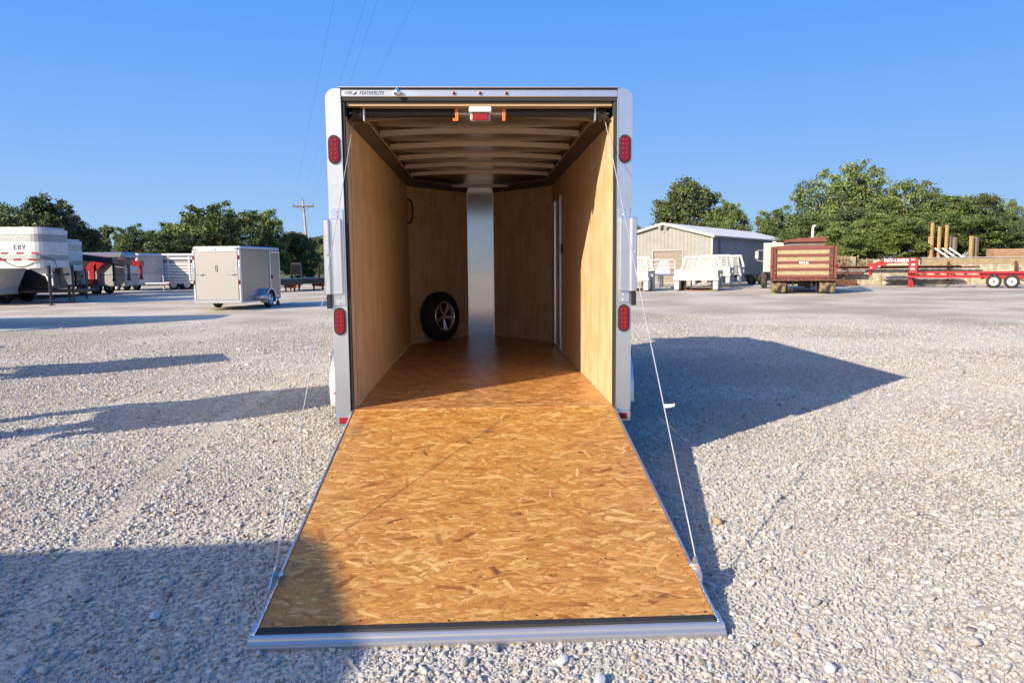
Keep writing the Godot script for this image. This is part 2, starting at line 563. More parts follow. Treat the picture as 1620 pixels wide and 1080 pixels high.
# ---------------------------------------------------------------- loose stones
func stone_mesh(sd: int) -> ArrayMesh:
	var rng := RandomNumberGenerator.new()
	rng.seed = sd
	var t := (1.0 + sqrt(5.0)) / 2.0
	var vs: Array[Vector3] = []
	for p in [[-1, t, 0], [1, t, 0], [-1, -t, 0], [1, -t, 0], [0, -1, t], [0, 1, t], [0, -1, -t], [0, 1, -t], [t, 0, -1], [t, 0, 1], [-t, 0, -1], [-t, 0, 1]]:
		vs.append(Vector3(p[0], p[1], p[2]).normalized())
	var fs := [[0, 11, 5], [0, 5, 1], [0, 1, 7], [0, 7, 10], [0, 10, 11], [1, 5, 9], [5, 11, 4], [11, 10, 2], [10, 7, 6], [7, 1, 8], [3, 9, 4], [3, 4, 2], [3, 2, 6], [3, 6, 8], [3, 8, 9], [4, 9, 5], [2, 4, 11], [6, 2, 10], [8, 6, 7], [9, 8, 1]]
	var cuts := []
	for i in 7:
		cuts.append([Vector3(rng.randfn(), rng.randfn(), rng.randfn()).normalized(), rng.randf_range(0.62, 0.9)])
	var mb := MB.new()
	var sh := func(p: Vector3) -> Vector3:
		p = p.normalized()
		for c in cuts:
			var d: float = p.dot(c[0])
			if d > c[1]:
				p -= c[0] * (d - c[1])
		return p * Vector3(1.15, 0.72, 0.9)
	for f in fs:
		var a := vs[f[0]]
		var b := vs[f[1]]
		var c := vs[f[2]]
		var ab := a + b
		var bc := b + c
		var ca := c + a
		for q in [[a, ab, ca], [ab, b, bc], [ca, bc, c], [ab, bc, ca]]:
			var pa: Vector3 = sh.call(q[0])
			var pb: Vector3 = sh.call(q[1])
			var pc: Vector3 = sh.call(q[2])
			mb.tri(pa, pb, pc, pa + pb + pc)
	return mb.done()

func stone_color(rng: RandomNumberGenerator) -> Color:
	var t := rng.randf()
	var l := rng.randf_range(0.26, 0.41)
	if t < 0.45:
		return Color(l, l * 0.96, l * 0.89)
	if t < 0.74:
		return Color(l * 0.90, l * 0.90, l * 0.885)
	if t < 0.955:
		return Color(l * 1.06, l * 0.95, l * 0.79)
	if t < 0.975:
		return Color(l * 0.85, l * 0.58, l * 0.34)
	return Color(l * 0.5, l * 0.48, l * 0.46)

func gravel() -> void:
	var rng := RandomNumberGenerator.new()
	rng.seed = 99
	var holder := thing("gravel", "loose grey and tan crushed stones strewn thickly over the lot", "gravel")
	holder.set_meta("kind", "stuff")
	var kinds := 6
	var bufs := []
	for k in kinds:
		bufs.append(PackedFloat32Array())
	var cam := Vector2(-0.02, 5.74)
	var patches := noise(123, 0.35, FastNoiseLite.TYPE_SIMPLEX_SMOOTH, 2)
	var r := 1.9
	while r < 24.0:
		var dr := 0.04
		var dens := 6400.0 if r < 4.5 else 6400.0 * pow(4.5 / r, 1.3)
		if r > 12.0:
			dens *= (24.0 - r) / 12.0
		var half := deg_to_rad(41.0)
		if r < 4.0: half = deg_to_rad(48.0)
		var n := int(dens * r * 2.0 * half * dr)
		for i in n:
			var a := rng.randf_range(-half, half) + 0.0425
			var rr := r + rng.randf() * dr
			var x := cam.x + sin(a) * rr
			var z := cam.y - cos(a) * rr
			if absf(x) < 1.0 and z > 1.5 and z < 2.70:
				continue
			if absf(x) < 1.0 and z < 1.5 and z > -6.0 and rng.randf() < 0.85:
				continue
			var pn := patches.get_noise_2d(x, z)
			if pn < -0.18 and rng.randf() < 0.45:
				continue
			var rut := minf(absf(x + 2.55 - 0.13 * z - 0.02 * z * z), absf(x + 4.15 - 0.13 * z - 0.02 * z * z))
			if rut < 0.11 and rng.randf() < 0.4:
				continue
			var s := 0.0066 * exp(rng.randfn(0.0, 0.36)) * (1.0 + clampf((r - 7.0) * 0.03, 0.0, 0.3))
			if rng.randf() < 0.008: s *= rng.randf_range(1.5, 2.4)
			if rut < 0.11: s *= 0.72
			elif rut < 0.24 and rng.randf() < 0.25: s *= 1.35
			s = minf(s, 0.034)
			var b := Basis(Vector3(rng.randf() - 0.5, 1.0 + rng.randf(), rng.randf() - 0.5).normalized(), rng.randf() * TAU)
			b = b * Basis(Vector3.RIGHT, rng.randfn(0.0, 0.35))
			b = b.scaled_local(Vector3(s * rng.randf_range(0.9, 1.4), s, s * rng.randf_range(0.8, 1.1)))
			var y := s * rng.randf_range(-0.1, 0.65)
			var c := stone_color(rng)
			bufs[rng.randi() % kinds].append_array(PackedFloat32Array([b.x.x, b.y.x, b.z.x, x, b.x.y, b.y.y, b.z.y, y, b.x.z, b.y.z, b.z.z, z, c.r, c.g, c.b, 1.0]))
		r += dr
	for k in kinds:
		var mm := MultiMesh.new()
		mm.transform_format = MultiMesh.TRANSFORM_3D
		mm.use_colors = true
		mm.mesh = stone_mesh(200 + k)
		mm.instance_count = bufs[k].size() / 16
		mm.buffer = bufs[k]
		var o := MultiMeshInstance3D.new()
		o.multimesh = mm
		o.material_override = M.stone
		o.name = "loose_stones" if k == 0 else "loose_stones_%03d" % k
		o.set_meta("kind", "stuff")
		holder.add_child(o, true)
	# a few larger stones and fallen leaves that stand out
	var spec := [
		[-2.66, 2.46, 0.045, Color(0.52, 0.34, 0.15), "large orange brown stone left of the ramp, near the lower left corner of the picture"],
		[0.42, 3.02, 0.034, Color(0.40, 0.41, 0.42), "flat blue grey stone in front of the ramp's right half"],
		[-0.42, 3.02, 0.022, Color(0.50, 0.33, 0.12), "small ochre stone just in front of the ramp's left half"],
		[0.30, 2.86, 0.03, Color(0.43, 0.43, 0.42), "pale grey stone close to the middle of the ramp's end rail"],
		[-1.55, 2.35, 0.03, Color(0.42, 0.45, 0.48), "bluish stone lying in shade left of the ramp"],
		[1.35, 2.98, 0.032, Color(0.50, 0.48, 0.44), "cream stone near the right corner of the ramp"]]
	for s in spec:
		var o := partm(self, "stone", stone_mesh(300 + int(s[0] * 10)), null)
		var m := mat("stone_single", (s[3] as Color).linear_to_srgb(), 0.9)
		o.material_override = m
		o.position = Vector3(s[0], s[2] * 0.45, s[1])
		o.scale = Vector3(1.2, 0.9, 0.9) * s[2]
		o.rotation.y = s[0] * 3.0
		meta(o, s[4], "stone")
	var leaves := [[-4.05, -1.66, "long brown dead leaf lying alone on gravel between the two shadow strips"], [-2.75, 0.35, "curled rusty leaf on the gravel at left"], [-1.9, 0.9, "small brown leaf on gravel left of the ramp's middle"], [2.9, -3.4, "dry brown leaf on bright gravel right of the trailer shadow"]]
	for l in leaves:
		var mb := MB.new()
		mb.tri(Vector3(-0.06, 0.012, 0), Vector3(0, 0.004, 0.022), Vector3(0.05, 0.015, 0), Vector3.UP)
		mb.tri(Vector3(-0.06, 0.012, 0), Vector3(0, 0.02, -0.022), Vector3(0.05, 0.015, 0), Vector3.UP)
		mb.tri(Vector3(0.05, 0.015, 0), Vector3(0.08, 0.02, 0.002), Vector3(0.05, 0.018, 0.004), Vector3.UP)
		var o := part(self, "fallen_leaf", mb, mat("dead_leaf", lin(0.26, 0.13, 0.05), 0.8))
		o.position = Vector3(l[0], 0.012, l[1])
		o.rotation.y = l[0]
		meta(o, l[2], "leaf")

# ---------------------------------------------------------------- trees
# crown of leaf-sized faces gathered in clumps over a few lobes; unit tree is 10 m high, crown about 4 m in radius
func crown_mesh(sd: int, lobes: Array, leaves: int, leaf: float, c0: Color, c1: Color) -> ArrayMesh:
	var rng := RandomNumberGenerator.new()
	rng.seed = sd
	var vs := PackedVector3Array()
	var cs := PackedColorArray()
	var total := 0.0
	for l in lobes:
		total += l[1] * l[1]
	for l in lobes:
		var n_clump := int(10 + 30 * l[1] * l[1] / total * lobes.size() * 0.35)
		var per := int(leaves * l[1] * l[1] / total / n_clump)
		for k in n_clump:
			var d := Vector3(rng.randfn(), rng.randfn() * 0.9 + 0.15, rng.randfn()).normalized()
			var cr: float = l[1] * rng.randf_range(0.20, 0.40)
			var cc: Vector3 = l[0] + d * Vector3(1, 0.85, 1) * l[1] * rng.randf_range(0.55, 1.0)
			var tone := rng.randf()
			for i in per:
				var e := Vector3(rng.randfn(), rng.randfn() * 0.75, rng.randfn()) * cr * 0.55
				var p := cc + e
				var s := leaf * rng.randf_range(0.6, 1.25)
				var b := Basis(Vector3(rng.randfn(), rng.randfn(), rng.randfn()).normalized(), rng.randf() * TAU)
				var u := b.x * s
				var w := b.y * s * 0.5
				var col := c0.lerp(c1, clampf(tone * tone * 0.8 + rng.randf() * 0.3, 0, 1))
				vs.append(p - u); vs.append(p + w); vs.append(p + u)
				vs.append(p - u); vs.append(p + u); vs.append(p - w)
				for q in 6:
					cs.append(col)
	var a := []
	a.resize(Mesh.ARRAY_MAX)
	a[Mesh.ARRAY_VERTEX] = vs
	a[Mesh.ARRAY_COLOR] = cs
	var nr := PackedVector3Array()
	nr.resize(vs.size())
	for i in range(0, vs.size(), 3):
		var n := (vs[i + 2] - vs[i]).cross(vs[i + 1] - vs[i]).normalized()
		nr[i] = n; nr[i + 1] = n; nr[i + 2] = n
	a[Mesh.ARRAY_NORMAL] = nr
	var m := ArrayMesh.new()
	m.add_surface_from_arrays(Mesh.PRIMITIVE_TRIANGLES, a)
	return m

func tree_proto(sd: int, low: float, wide: float, n_lobes: int, leaves: int, leaf: float, c0: Color, c1: Color, bark: Material, tall := 1.0) -> Node3D:
	var rng := RandomNumberGenerator.new()
	rng.seed = sd
	var lobes := []
	var mb := MB.new()
	var base_top := Vector3(rng.randf_range(-0.2, 0.2), 3.2, rng.randf_range(-0.2, 0.2))
	mb.cyl(Vector3(0, -0.3, 0), Vector3(0, 1.2, 0), 0.34, 0.24, 9)
	mb.cyl(Vector3(0, 1.2, 0), base_top, 0.24, 0.19, 9)
	mb.cyl(base_top, Vector3(base_top.x * 2, 7.6, base_top.z * 2), 0.19, 0.06, 7)
	for i in n_lobes:
		var t := float(i) / n_lobes
		var h := lerpf(low, 8.6 * tall, t)
		var ang := i * 2.4 + rng.randf() * 0.9
		var envelope := wide * sqrt(clampf(1.0 - pow((h - 5.0) / 5.2, 2.0), 0.08, 1.0))
		var rad := envelope * rng.randf_range(0.30, 0.52)
		var off := (envelope - rad) * rng.randf_range(0.6, 1.2)
		var p := Vector3(cos(ang) * off, h, sin(ang) * off)
		lobes.append([p, rad])
		var from := Vector3(base_top.x, clampf(h * 0.55, 1.5, 6.0), base_top.z)
		var mid := from.lerp(p, 0.5) + Vector3(0, -0.2, 0)
		mb.cyl(from, mid, 0.11, 0.075, 6, false)
		mb.cyl(mid, p, 0.075, 0.03, 6, false)
	lobes.append([Vector3(0, 9.2 - wide * 0.22, 0), wide * 0.36])
	var o := Node3D.new()
	var tr := MeshInstance3D.new()
	tr.name = "trunk"
	tr.mesh = mb.done()
	tr.material_override = bark
	o.add_child(tr)
	var cr := MeshInstance3D.new()
	cr.name = "crown"
	cr.mesh = crown_mesh(sd + 1, lobes, leaves, leaf, c0, c1)
	cr.material_override = M.leaf
	o.add_child(cr)
	return o

func trees() -> void:
	var dk0 := Color(0.030, 0.046, 0.014)
	var dk1 := Color(0.100, 0.130, 0.036)
	var md0 := Color(0.042, 0.068, 0.018)
	var md1 := Color(0.122, 0.168, 0.041)
	var lt0 := Color(0.070, 0.110, 0.026)
	var lt1 := Color(0.178, 0.228, 0.057)
	var P := {
		"oak": tree_proto(1, 3.0, 4.2, 12, 26000, 0.155, dk0, dk1, M.bark),
		"bushy": tree_proto(2, 1.2, 4.4, 14, 28000, 0.155, md0, md1, M.bark),
		"airy": tree_proto(3, 4.4, 4.4, 13, 10500, 0.15, md0, lt1, M.pale_bark),
		"light": tree_proto(4, 1.4, 4.2, 12, 25000, 0.16, lt0, lt1, M.bark),
		"dark": tree_proto(5, 1.0, 4.4, 13, 26000, 0.155, dk0, dk1, M.bark),
		"slim": tree_proto(6, 1.6, 3.0, 11, 15000, 0.15, md0, md1, M.bark),
	}
	# kind, x, z, ground, height, crown radius, label
	var list := [
		["oak", -41.9, -63.3, 0.0, 7.5, 3.4, "dark rounded tree at the far left edge of the picture"],
		["oak", -35.4, -57.0, 0.0, 7.75, 3.3, "tall dark tree with clustered top behind the big stock trailer"],
		["oak", -35.5, -61.5, 0.0, 6.6, 2.6, "dark sloping tree right of the tall one behind the stock trailer"],
		["dark", -38.6, -66.0, 0.0, 5.6, 4.0, "low dark tree filling in behind the stock trailers at left"],
		["slim", -38.9, -75.4, 0.0, 6.3, 1.6, "narrow small tree with open top in the gap of the left tree line"],
		["bushy", -35.8, -74.7, 0.0, 6.2, 2.5, "soft rounded small tree left of the green thicket behind the stock trailers"],
		["light", -30.1, -68.4, 0.0, 6.0, 2.4, "pale green bushy tree over the slatted stock trailer"],
		["light", -27.4, -67.3, 0.0, 6.7, 2.6, "light green tree at the left shoulder of the big thicket"],
		["bushy", -24.2, -66.4, 0.0, 7.8, 4.0, "broad bushy tree towering behind the grey cargo trailer"],
		["light", -21.1, -71.4, 0.0, 7.4, 2.4, "upright bright tree at the right end of the left thicket"],
		["dark", -26.2, -63.0, 0.0, 5.0, 3.6, "low dark undergrowth tree right behind the grey cargo trailer"],
		["dark", -19.3, -75.0, 0.0, 5.4, 2.6, "dark low tree between the thicket and the utility pole"],
		["dark", -33.3, -130.0, 0.0, 6.6, 3.6, "distant dark tree left of the utility pole"],
		["dark", -36.0, -141.0, 0.0, 7.2, 3.8, "distant dark rounded tree behind the utility pole"],
		["bushy", -29.0, -132.0, 0.0, 6.4, 3.6, "distant mid green tree just right of the utility pole"],
		["dark", -26.0, -122.0, 0.0, 6.8, 3.5, "distant dark tree nearest the trailer's left rear post"],
		["dark", -24.0, -140.0, 0.0, 6.8, 4.0, "distant dark tree partly hidden behind the trailer's left post"],
		["light", -27.5, -112.0, 0.0, 4.4, 2.6, "small pale green tree low beside the utility pole"],
		["light", -23.5, -110.0, 0.0, 4.6, 2.6, "small yellow green tree beside the trailer's left rear post"],
		["oak", 19.4, -87.2, 0.0, 6.5, 2.6, "tree top peeping out behind the trailer's right rear post"],
		["oak", 23.4, -79.1, 0.0, 11.3, 4.6, "large dark oak rising behind the cream metal building"],
		["bushy", 26.7, -75.5, 0.0, 8.5, 2.7, "rounded green tree right of the oak behind the metal building"],
		["slim", 32.8, -86.0, 0.0, 6.0, 1.8, "thin small tree in the gap right of the oak"],
		["bushy", 35.2, -80.6, 0.0, 8.1, 3.3, "round green tree behind the far end of the metal roof"],
		["airy", 32.6, -65.6, 0.8, 9.2, 3.2, "tall open tree directly behind the red stake truck"],
		["airy", 31.8, -56.8, 1.4, 8.9, 3.4, "tallest open tree with pale forked trunk above the retaining wall"],
		["airy", 33.0, -51.6, 1.5, 6.6, 3.2, "leaning yellow green tree right of the tallest open one"],
		["bushy", 34.0, -48.7, 1.5, 5.1, 2.5, "dense green tree behind the tall timber posts"],
		["dark", 40.3, -54.0, 1.5, 5.6, 2.3, "dark pointed tree near the right edge of the picture"],
		["bushy", 34.6, -44.6, 1.5, 3.6, 2.9, "wide low tree right above the stacked lumber"],
		["airy", 43.1, -54.4, 1.5, 5.2, 2.0, "sparse feathery tree top at the right edge of the picture"],
		["bushy", 65.6, -82.5, 1.5, 2.0, 2.6, "small far tree at the extreme right edge"],
		["light", 25.4, -46.2, 1.1, 3.3, 2.2, "bright green bush at the left end of the bank behind the truck"],
		["light", 27.8, -46.4, 1.4, 3.6, 2.3, "bright green bush behind the red gooseneck trailer's neck"],
		["light", 29.0, -45.2, 1.4, 3.2, 2.3, "bright leafy bush left of the timber posts"],
		["bushy", 31.0, -46.2, 1.4, 3.2, 2.1, "green bush between the timber posts and the trees"],
		["dark", 29.6, -52.6, 1.4, 4.6, 2.8, "dark shady undergrowth tree beneath the tallest open one"],
		["dark", 36.4, -50.6, 1.5, 3.8, 2.6, "dark undergrowth tree behind the wide low one at right"],
		["bushy", 27.0, -54.5, 0.9, 4.6, 2.8, "leafy green tree just right of the red stake truck"],
		["bushy", 38.5, -47.0, 1.5, 3.3, 2.4, "low green tree at the right end of the bank"],
	]
	var rng := RandomNumberGenerator.new()
	rng.seed = 4
	for t in list:
		var o: Node3D = P[t[0]].duplicate()
		o.name = numbered("tree")
		add_child(o)
		var wide := 3.0 if t[0] == "slim" else 4.3
		o.position = Vector3(t[1], t[3], t[2])
		o.rotation.y = rng.randf() * TAU
		o.scale = Vector3(t[5] / wide, t[4] / 9.9, t[5] / wide)
		meta(o, t[6], "tree", "trees around the lot")
	for k in P:
		P[k].free()

# ---------------------------------------------------------------- the metal building
func corrugated(mb: MB, a: Vector3, b: Vector3, lo0: float, lo1: float, hi0: float, hi1: float, n: Vector3, pitch: float, deep: float) -> void:
	# ribbed sheet from a to b, bottom edge lo0..lo1, top edge hi0..hi1, ribs standing out along n
	var count := maxi(1, int(round(a.distance_to(b) / pitch)))
	for i in count:
		var ts := [float(i), i + 0.70, i + 0.78, i + 0.92, i + 1.0]
		var ds := [0.0, 0.0, deep, deep, 0.0]
		for k in 4:
			var t0: float = ts[k] / count
			var t1: float = ts[k + 1] / count
			var p0: Vector3 = a.lerp(b, t0) + n * ds[k]
			var p1: Vector3 = a.lerp(b, t1) + n * ds[k + 1]
			mb.quad(p0 + Vector3(0, lerpf(lo0, lo1, t0), 0), p1 + Vector3(0, lerpf(lo0, lo1, t1), 0), p1 + Vector3(0, lerpf(hi0, hi1, t1), 0), p0 + Vector3(0, lerpf(hi0, hi1, t0), 0), n)

func building() -> void:
	var E := 3.5
	var R := 4.45
	var W := 3.77
	var L := 23.5
	var o := thing("metal_building", "low metal building with cream gable front, grey side and brown roller door", "building", Vector3(17.1, 0, -48.9), PI / 2 - 0.63)
	var n := Vector3(-1, 0, 0)
	var mb := MB.new()
	# gable front on x = 0, z from 0 to -2W; the roller door between z -2.26 and -4.65
	var segs := [[0.0, -0.62, 0.0], [-0.62, -1.1, -1.0], [-1.1, -2.26, 0.0], [-2.26, -W, 2.48], [-W, -4.65, 2.48], [-4.65, -2 * W, 0.0]]
	for s in segs:
		var h0: float = E + (R - E) * (1.0 - absf(s[0] + W) / W)
		var h1: float = E + (R - E) * (1.0 - absf(s[1] + W) / W)
		if s[2] < 0.0:
			corrugated(mb, Vector3(0, 0, s[0]), Vector3(0, 0, s[1]), 0, 0, 1.9, 1.9, n, 0.24, 0.012)
			corrugated(mb, Vector3(0, 0, s[0]), Vector3(0, 0, s[1]), 3.3, 3.3, h0, h1, n, 0.24, 0.012)
		else:
			corrugated(mb, Vector3(0, 0, s[0]), Vector3(0, 0, s[1]), s[2], s[2], h0, h1, n, 0.29, 0.012)
	part(o, "gable_wall", mb, M.cream_metal)
	mb = MB.new()
	corrugated(mb, Vector3(0, 0, 0), Vector3(L, 0, 0), 0, 0, E, E, Vector3(0, 0, 1), 0.42, 0.05)
	part(o, "side_wall", mb, M.grey_metal)
	mb = MB.new()
	corrugated(mb, Vector3(0, 0, -2 * W), Vector3(L, 0, -2 * W), 0, 0, E, E, Vector3(0, 0, -1), 0.42, 0.05)
	part(o, "side_wall", mb, M.grey_metal)
	mb = MB.new()
	corrugated(mb, Vector3(L, 0, 0), Vector3(L, 0, -W), 0, 0, E, R, Vector3(1, 0, 0), 0.42, 0.04)
	corrugated(mb, Vector3(L, 0, -W), Vector3(L, 0, -2 * W), 0, 0, R, E, Vector3(1, 0, 0), 0.42, 0.04)
	part(o, "gable_wall", mb, M.cream_metal)
	# roof slopes
	for s in [0.0, 1.0]:
		mb = MB.new()
		var ez := 0.22 if s == 0.0 else -2 * W - 0.22
		var count := 40
		for i in count:
			var x0 := -0.25 + (L + 0.5) * i / count
			var x1 := x0 + (L + 0.5) / count
			for k in [[x0, x1 - 0.12, 0.0, 0.0], [x1 - 0.12, x1 - 0.06, 0.0, 0.04], [x1 - 0.06, x1, 0.04, 0.0]]:
				mb.quad(Vector3(k[0], E + 0.0 + k[2], ez), Vector3(k[1], E + k[3], ez), Vector3(k[1], R + 0.10 + k[3], -W), Vector3(k[0], R + 0.10 + k[2], -W), Vector3.UP)
		part(o, "roof", mb, M.roof_metal)
		mb = MB.new()
		mb.bar(Vector3(-0.26, E - 0.03, ez), Vector3(-0.26, R + 0.05, -W), 0.04, 0.2)
		mb.bar(Vector3(-0.25, E - 0.06, ez), Vector3(L + 0.25, E - 0.06, ez), 0.05, 0.14)
		part(o, "roof_trim", mb, M.trim_grey)
	bx(o, "corner_trim", Vector3(-0.05, 0, -0.10), Vector3(0.0, E - 0.1, 0.05), M.trim_grey, 0.005)
	bx(o, "downpipe", Vector3(1.25, 0, 0.055), Vector3(1.55, E - 0.15, 0.12), mat("pilaster", lin(0.13, 0.14, 0.17), 0.5), 0.01)
	# roller door of curved slats with frame
	mb = MB.new()
	for i in 25:
		mb.box(Vector3(0.06, i * 0.1 + 0.004, -4.62), Vector3(0.10, i * 0.1 + 0.094, -2.29), 0.012)
	var rd := part(o, "roller_door", mb, M.door_brown)
	mb = MB.new()
	mb.box(Vector3(-0.04, 0, -2.29), Vector3(0.12, 2.50, -2.22), 0.005)
	mb.box(Vector3(-0.04, 0, -4.69), Vector3(0.12, 2.50, -4.62), 0.005)
	mb.box(Vector3(-0.045, 2.45, -4.69), Vector3(0.125, 2.53, -2.22), 0.005)
	part(o, "door_frame", mb, M.trim_grey)
	bx(o, "bottom_rail", Vector3(0.05, 0.0, -4.61), Vector3(0.11, 0.08, -2.30), M.trim_grey)
	# translucent strip with glazing bars
	var win := bx(o, "window", Vector3(0.0, 1.9, -1.1), Vector3(0.03, 3.3, -0.62), M.skylight, 0.0)
	for i in 4:
		bx(win, "glazing_bar", Vector3(-0.02, 1.9 + i * 0.45, -1.1), Vector3(0.0, 1.93 + i * 0.45, -0.62), M.trim_grey, 0.0)
	for s in [-0.25, 0.25]:
		mb = MB.new()
		mb.cyl(Vector3(-0.05, R - 0.12, -W + s * 0.4), Vector3(-0.3, R - 0.22, -W + s), 0.05, 0.16, 9)
		part(o, "floodlight", mb, M.trim_grey)
	bx(o, "alarm_box", Vector3(-0.08, R - 0.62, -W - 0.06), Vector3(0.0, R - 0.5, -W + 0.06), M.trim_grey)

# ---------------------------------------------------------------- bank, retaining wall and what stands on it
func retaining_wall() -> void:
	var mb := MB.new()
	var rim := [Vector3(22.0, 0, -43.0), Vector3(26.0, 1.15, -42.05), Vector3(44, 1.42, -39.0), Vector3(110, 1.5, -28), Vector3(160, 1.5, -160), Vector3(70, 1.5, -130), Vector3(44, 1.3, -78), Vector3(34, 0.0, -63)]
	var mid := Vector3(45, 1.45, -55)
	for i in rim.size():
		mb.tri(rim[i], rim[(i + 1) % rim.size()], mid, Vector3.UP)
		var a: Vector3 = rim[i]
		var b: Vector3 = rim[(i + 1) % rim.size()]
		mb.quad(a, b, b * Vector3(1, 0, 1), a * Vector3(1, 0, 1), ((a + b) / 2 - mid) * Vector3(1, 0, 1))
	var bank := part(self, "earth_bank", mb, M.bank_soil)
	meta(bank, "raised earth bank held by the concrete wall at right", "bank", "", "structure")
	var dirx := Vector3(0.986, 0, 0.164)
	var yaw := -atan2(0.164, 0.986)
	var o := thing("retaining_wall", "long low cream concrete wall with plank top at right of the lot", "wall", Vector3(20.6, 0, -42.75), yaw)
	for i in 9:
		var h := 1.28 if i > 1 else 1.16
		bx(o, "wall_panel", Vector3(i * 2.7, 0, -0.12), Vector3(i * 2.7 + 2.688, h + 0.004 * (i % 3), 0.12), M.concrete, 0.02)
	for i in 8:
		bx(o, "pilaster", Vector3(i * 2.7 + 2.64, 0, 0.12), Vector3(i * 2.7 + 2.76, 1.2, 0.17), M.concrete, 0.01)
	for i in 4:
		bx(o, "cap_panel", Vector3(5.0 + i * 0.72, 1.29, -0.06), Vector3(5.68 + i * 0.72, 1.60, 0.04), mat("cap_grey", lin(0.46, 0.43, 0.36), 0.9), 0.01)
	for i in 52:
		var j := sin(i * 12.9898) * 0.5
		bx(o, "plank", Vector3(7.95 + i * 0.31, 1.285, -0.07 + j * 0.01), Vector3(8.25 + i * 0.31, 1.70 + j * 0.015, 0.03 + j * 0.015), M.tan_plank, 0.006)
	bx(o, "top_rail", Vector3(7.9, 1.712, -0.16), Vector3(24.1, 1.76, 0.08), M.trim_grey, 0.005)
	for i in 6:
		var st := MB.new()
		st.cyl(Vector3(4.6 + i * 0.75, 1.28, -0.1), Vector3(4.6 + i * 0.75, 1.72, -0.1), 0.02, 0.02, 6)
		part(o, "stake", st, M.trim_grey)
	# concrete post stub and dry weeds on the left end of the bank
	var stub := bx(self, "concrete_post", Vector3(24.45, 1.1, -42.85), Vector3(24.72, 1.85, -42.6), M.concrete, 0.03)
	meta(stub, "short pale concrete post among weeds left of the planks", "post")
	var rng := RandomNumberGenerator.new()
	rng.seed = 31
	for w in [[22.6, -43.2, 0.95, "dry brown weeds at the left end of the concrete wall"], [23.7, -43.1, 1.1, "tall dry weeds beside the short concrete post"], [26.2, -42.6, 0.5, "low green and brown weeds growing over the wall top"]]:
		var wb := MB.new()
		for i in 420:
			var p := Vector3(rng.randfn() * 0.5, 0, rng.randfn() * 0.25)
			var q := p + Vector3(rng.randfn() * 0.18, w[2] * rng.randf_range(0.4, 1.0), rng.randfn() * 0.12)
			var s := Vector3(0.025, 0, 0.01)
			wb.tri(p - s, p + s, q, Vector3.BACK)
			wb.tri(q - s * 2.4, q + s * 2.4 + Vector3(0, 0.03, 0), q + Vector3(0.01, 0.12, 0), Vector3.BACK)
		var wo := part(self, "weeds", wb, M.weed)
		wo.position = Vector3(w[0], 0.75 if w[0] < 25 else 1.1, w[1])
		meta(wo, w[3], "weeds", "", "stuff")
	# steel racks in front of the wall with long beams
	for r in [[3.05, "rusty rack post with arms left of the red gooseneck"], [7.25, "rusty rack post carrying long beams under the red trailer's front"], [9.4, "rusty rack post under the middle of the red trailer"], [13.4, "rusty rack post near the red trailer's wheels"]]:
		var ro := thing("steel_rack", r[1], "rack", Vector3(20.6, 0, -42.75) + dirx * r[0] + Vector3(-0.164, 0, 0.986) * 0.42, yaw, "rack posts along the concrete wall")
		bx(ro, "post", Vector3(-0.06, 0, -0.06), Vector3(0.06, 1.5, 0.06), M.rust, 0.01)
		for y in [0.33, 0.66, 1.0]:
			bx(ro, "arm", Vector3(-0.05, y, 0.06), Vector3(0.05, y + 0.07, 0.55), M.rust, 0.01)
	var beams := [
		[1.9, 11.2, 1.07, 0.12, 0.10, "rust", "long rusty steel beams on the top arms along the concrete wall"],
		[2.6, 10.0, 1.19, 0.06, 0.3, "rust", "thin rusty bar stock lying over the long beams"],
		[0.6, 4.2, 0.73, 0.16, 0.25, "rust", "short rusty steel channel on the left rack"],
		[0.4, 4.3, 0.90, 0.05, 0.2, "grey_metal", "grey flat bar on the left rack"],
		[5.6, 10.2, 0.40, 0.14, 0.25, "grey_metal", "grey steel tubes low on the rack under the red trailer"],
		[5.3, 10.0, 0.55, 0.05, 0.3, "roof_metal", "pale galvanised bars lying above the grey tubes"],
		[0.2, 3.7, 0.02, 0.34, 0.5, "rust", "thick brown steel beam lying on the gravel by the wall"]]
	for b in beams:
		var g := bx(self, "steel_beam", Vector3(b[0], b[2], 0), Vector3(b[1], b[2] + b[3], b[4]), M[b[5]], 0.01)
		g.position = Vector3(20.6, 0, -42.75) + Vector3(-0.164, 0, 0.986) * 0.52
		g.rotation.y = yaw
		meta(g, b[6], "steel beam")
	# timber posts in pairs, with braces, and lumber
	var posts := [
		[30.25, -43.4, 4.05, 0.13, "yellow_wood", "tallest yellow timber post at the left of the group above the wall"],
		[30.75, -43.4, 3.80, 0.13, "yellow_wood", "middle one of three tall yellow timber posts"],
		[31.25, -43.4, 3.90, 0.13, "yellow_wood", "right one of three tall yellow timber posts"],
		[30.42, -43.9, 3.15, 0.13, "lumber", "brown squared post just right of the tallest yellow one"],
		[30.62, -43.9, 3.05, 0.11, "grey_wood", "short dark post between the left and middle tall yellow posts"],
		[30.95, -44.0, 3.1, 0.11, "grey_wood", "short dark post behind the middle tall yellow post"],
		[31.62, -43.6, 3.15, 0.13, "grey_wood", "dark weathered post left of the broad grey one"],
		[31.95, -43.6, 3.1, 0.17, "grey_wood", "broad grey weathered post with pale top"],
		[32.85, -43.2, 3.15, 0.16, "yellow_wood", "thick tan post left of the stacked lumber"],
		[33.3, -43.4, 3.1, 0.19, "grey_wood", "thick grey post behind the stacked lumber"]]
	for p in posts:
		var g := bx(self, "timber_post", Vector3(-p[3] * 0.68, 1.2, -p[3] * 0.68), Vector3(p[3] * 0.68, p[2], p[3] * 0.68), M[p[4]], 0.02)
		g.position = Vector3(p[0], 0, p[1])
		g.rotation.y = 0.4
		meta(g, p[5], "post", "timber posts above the wall")
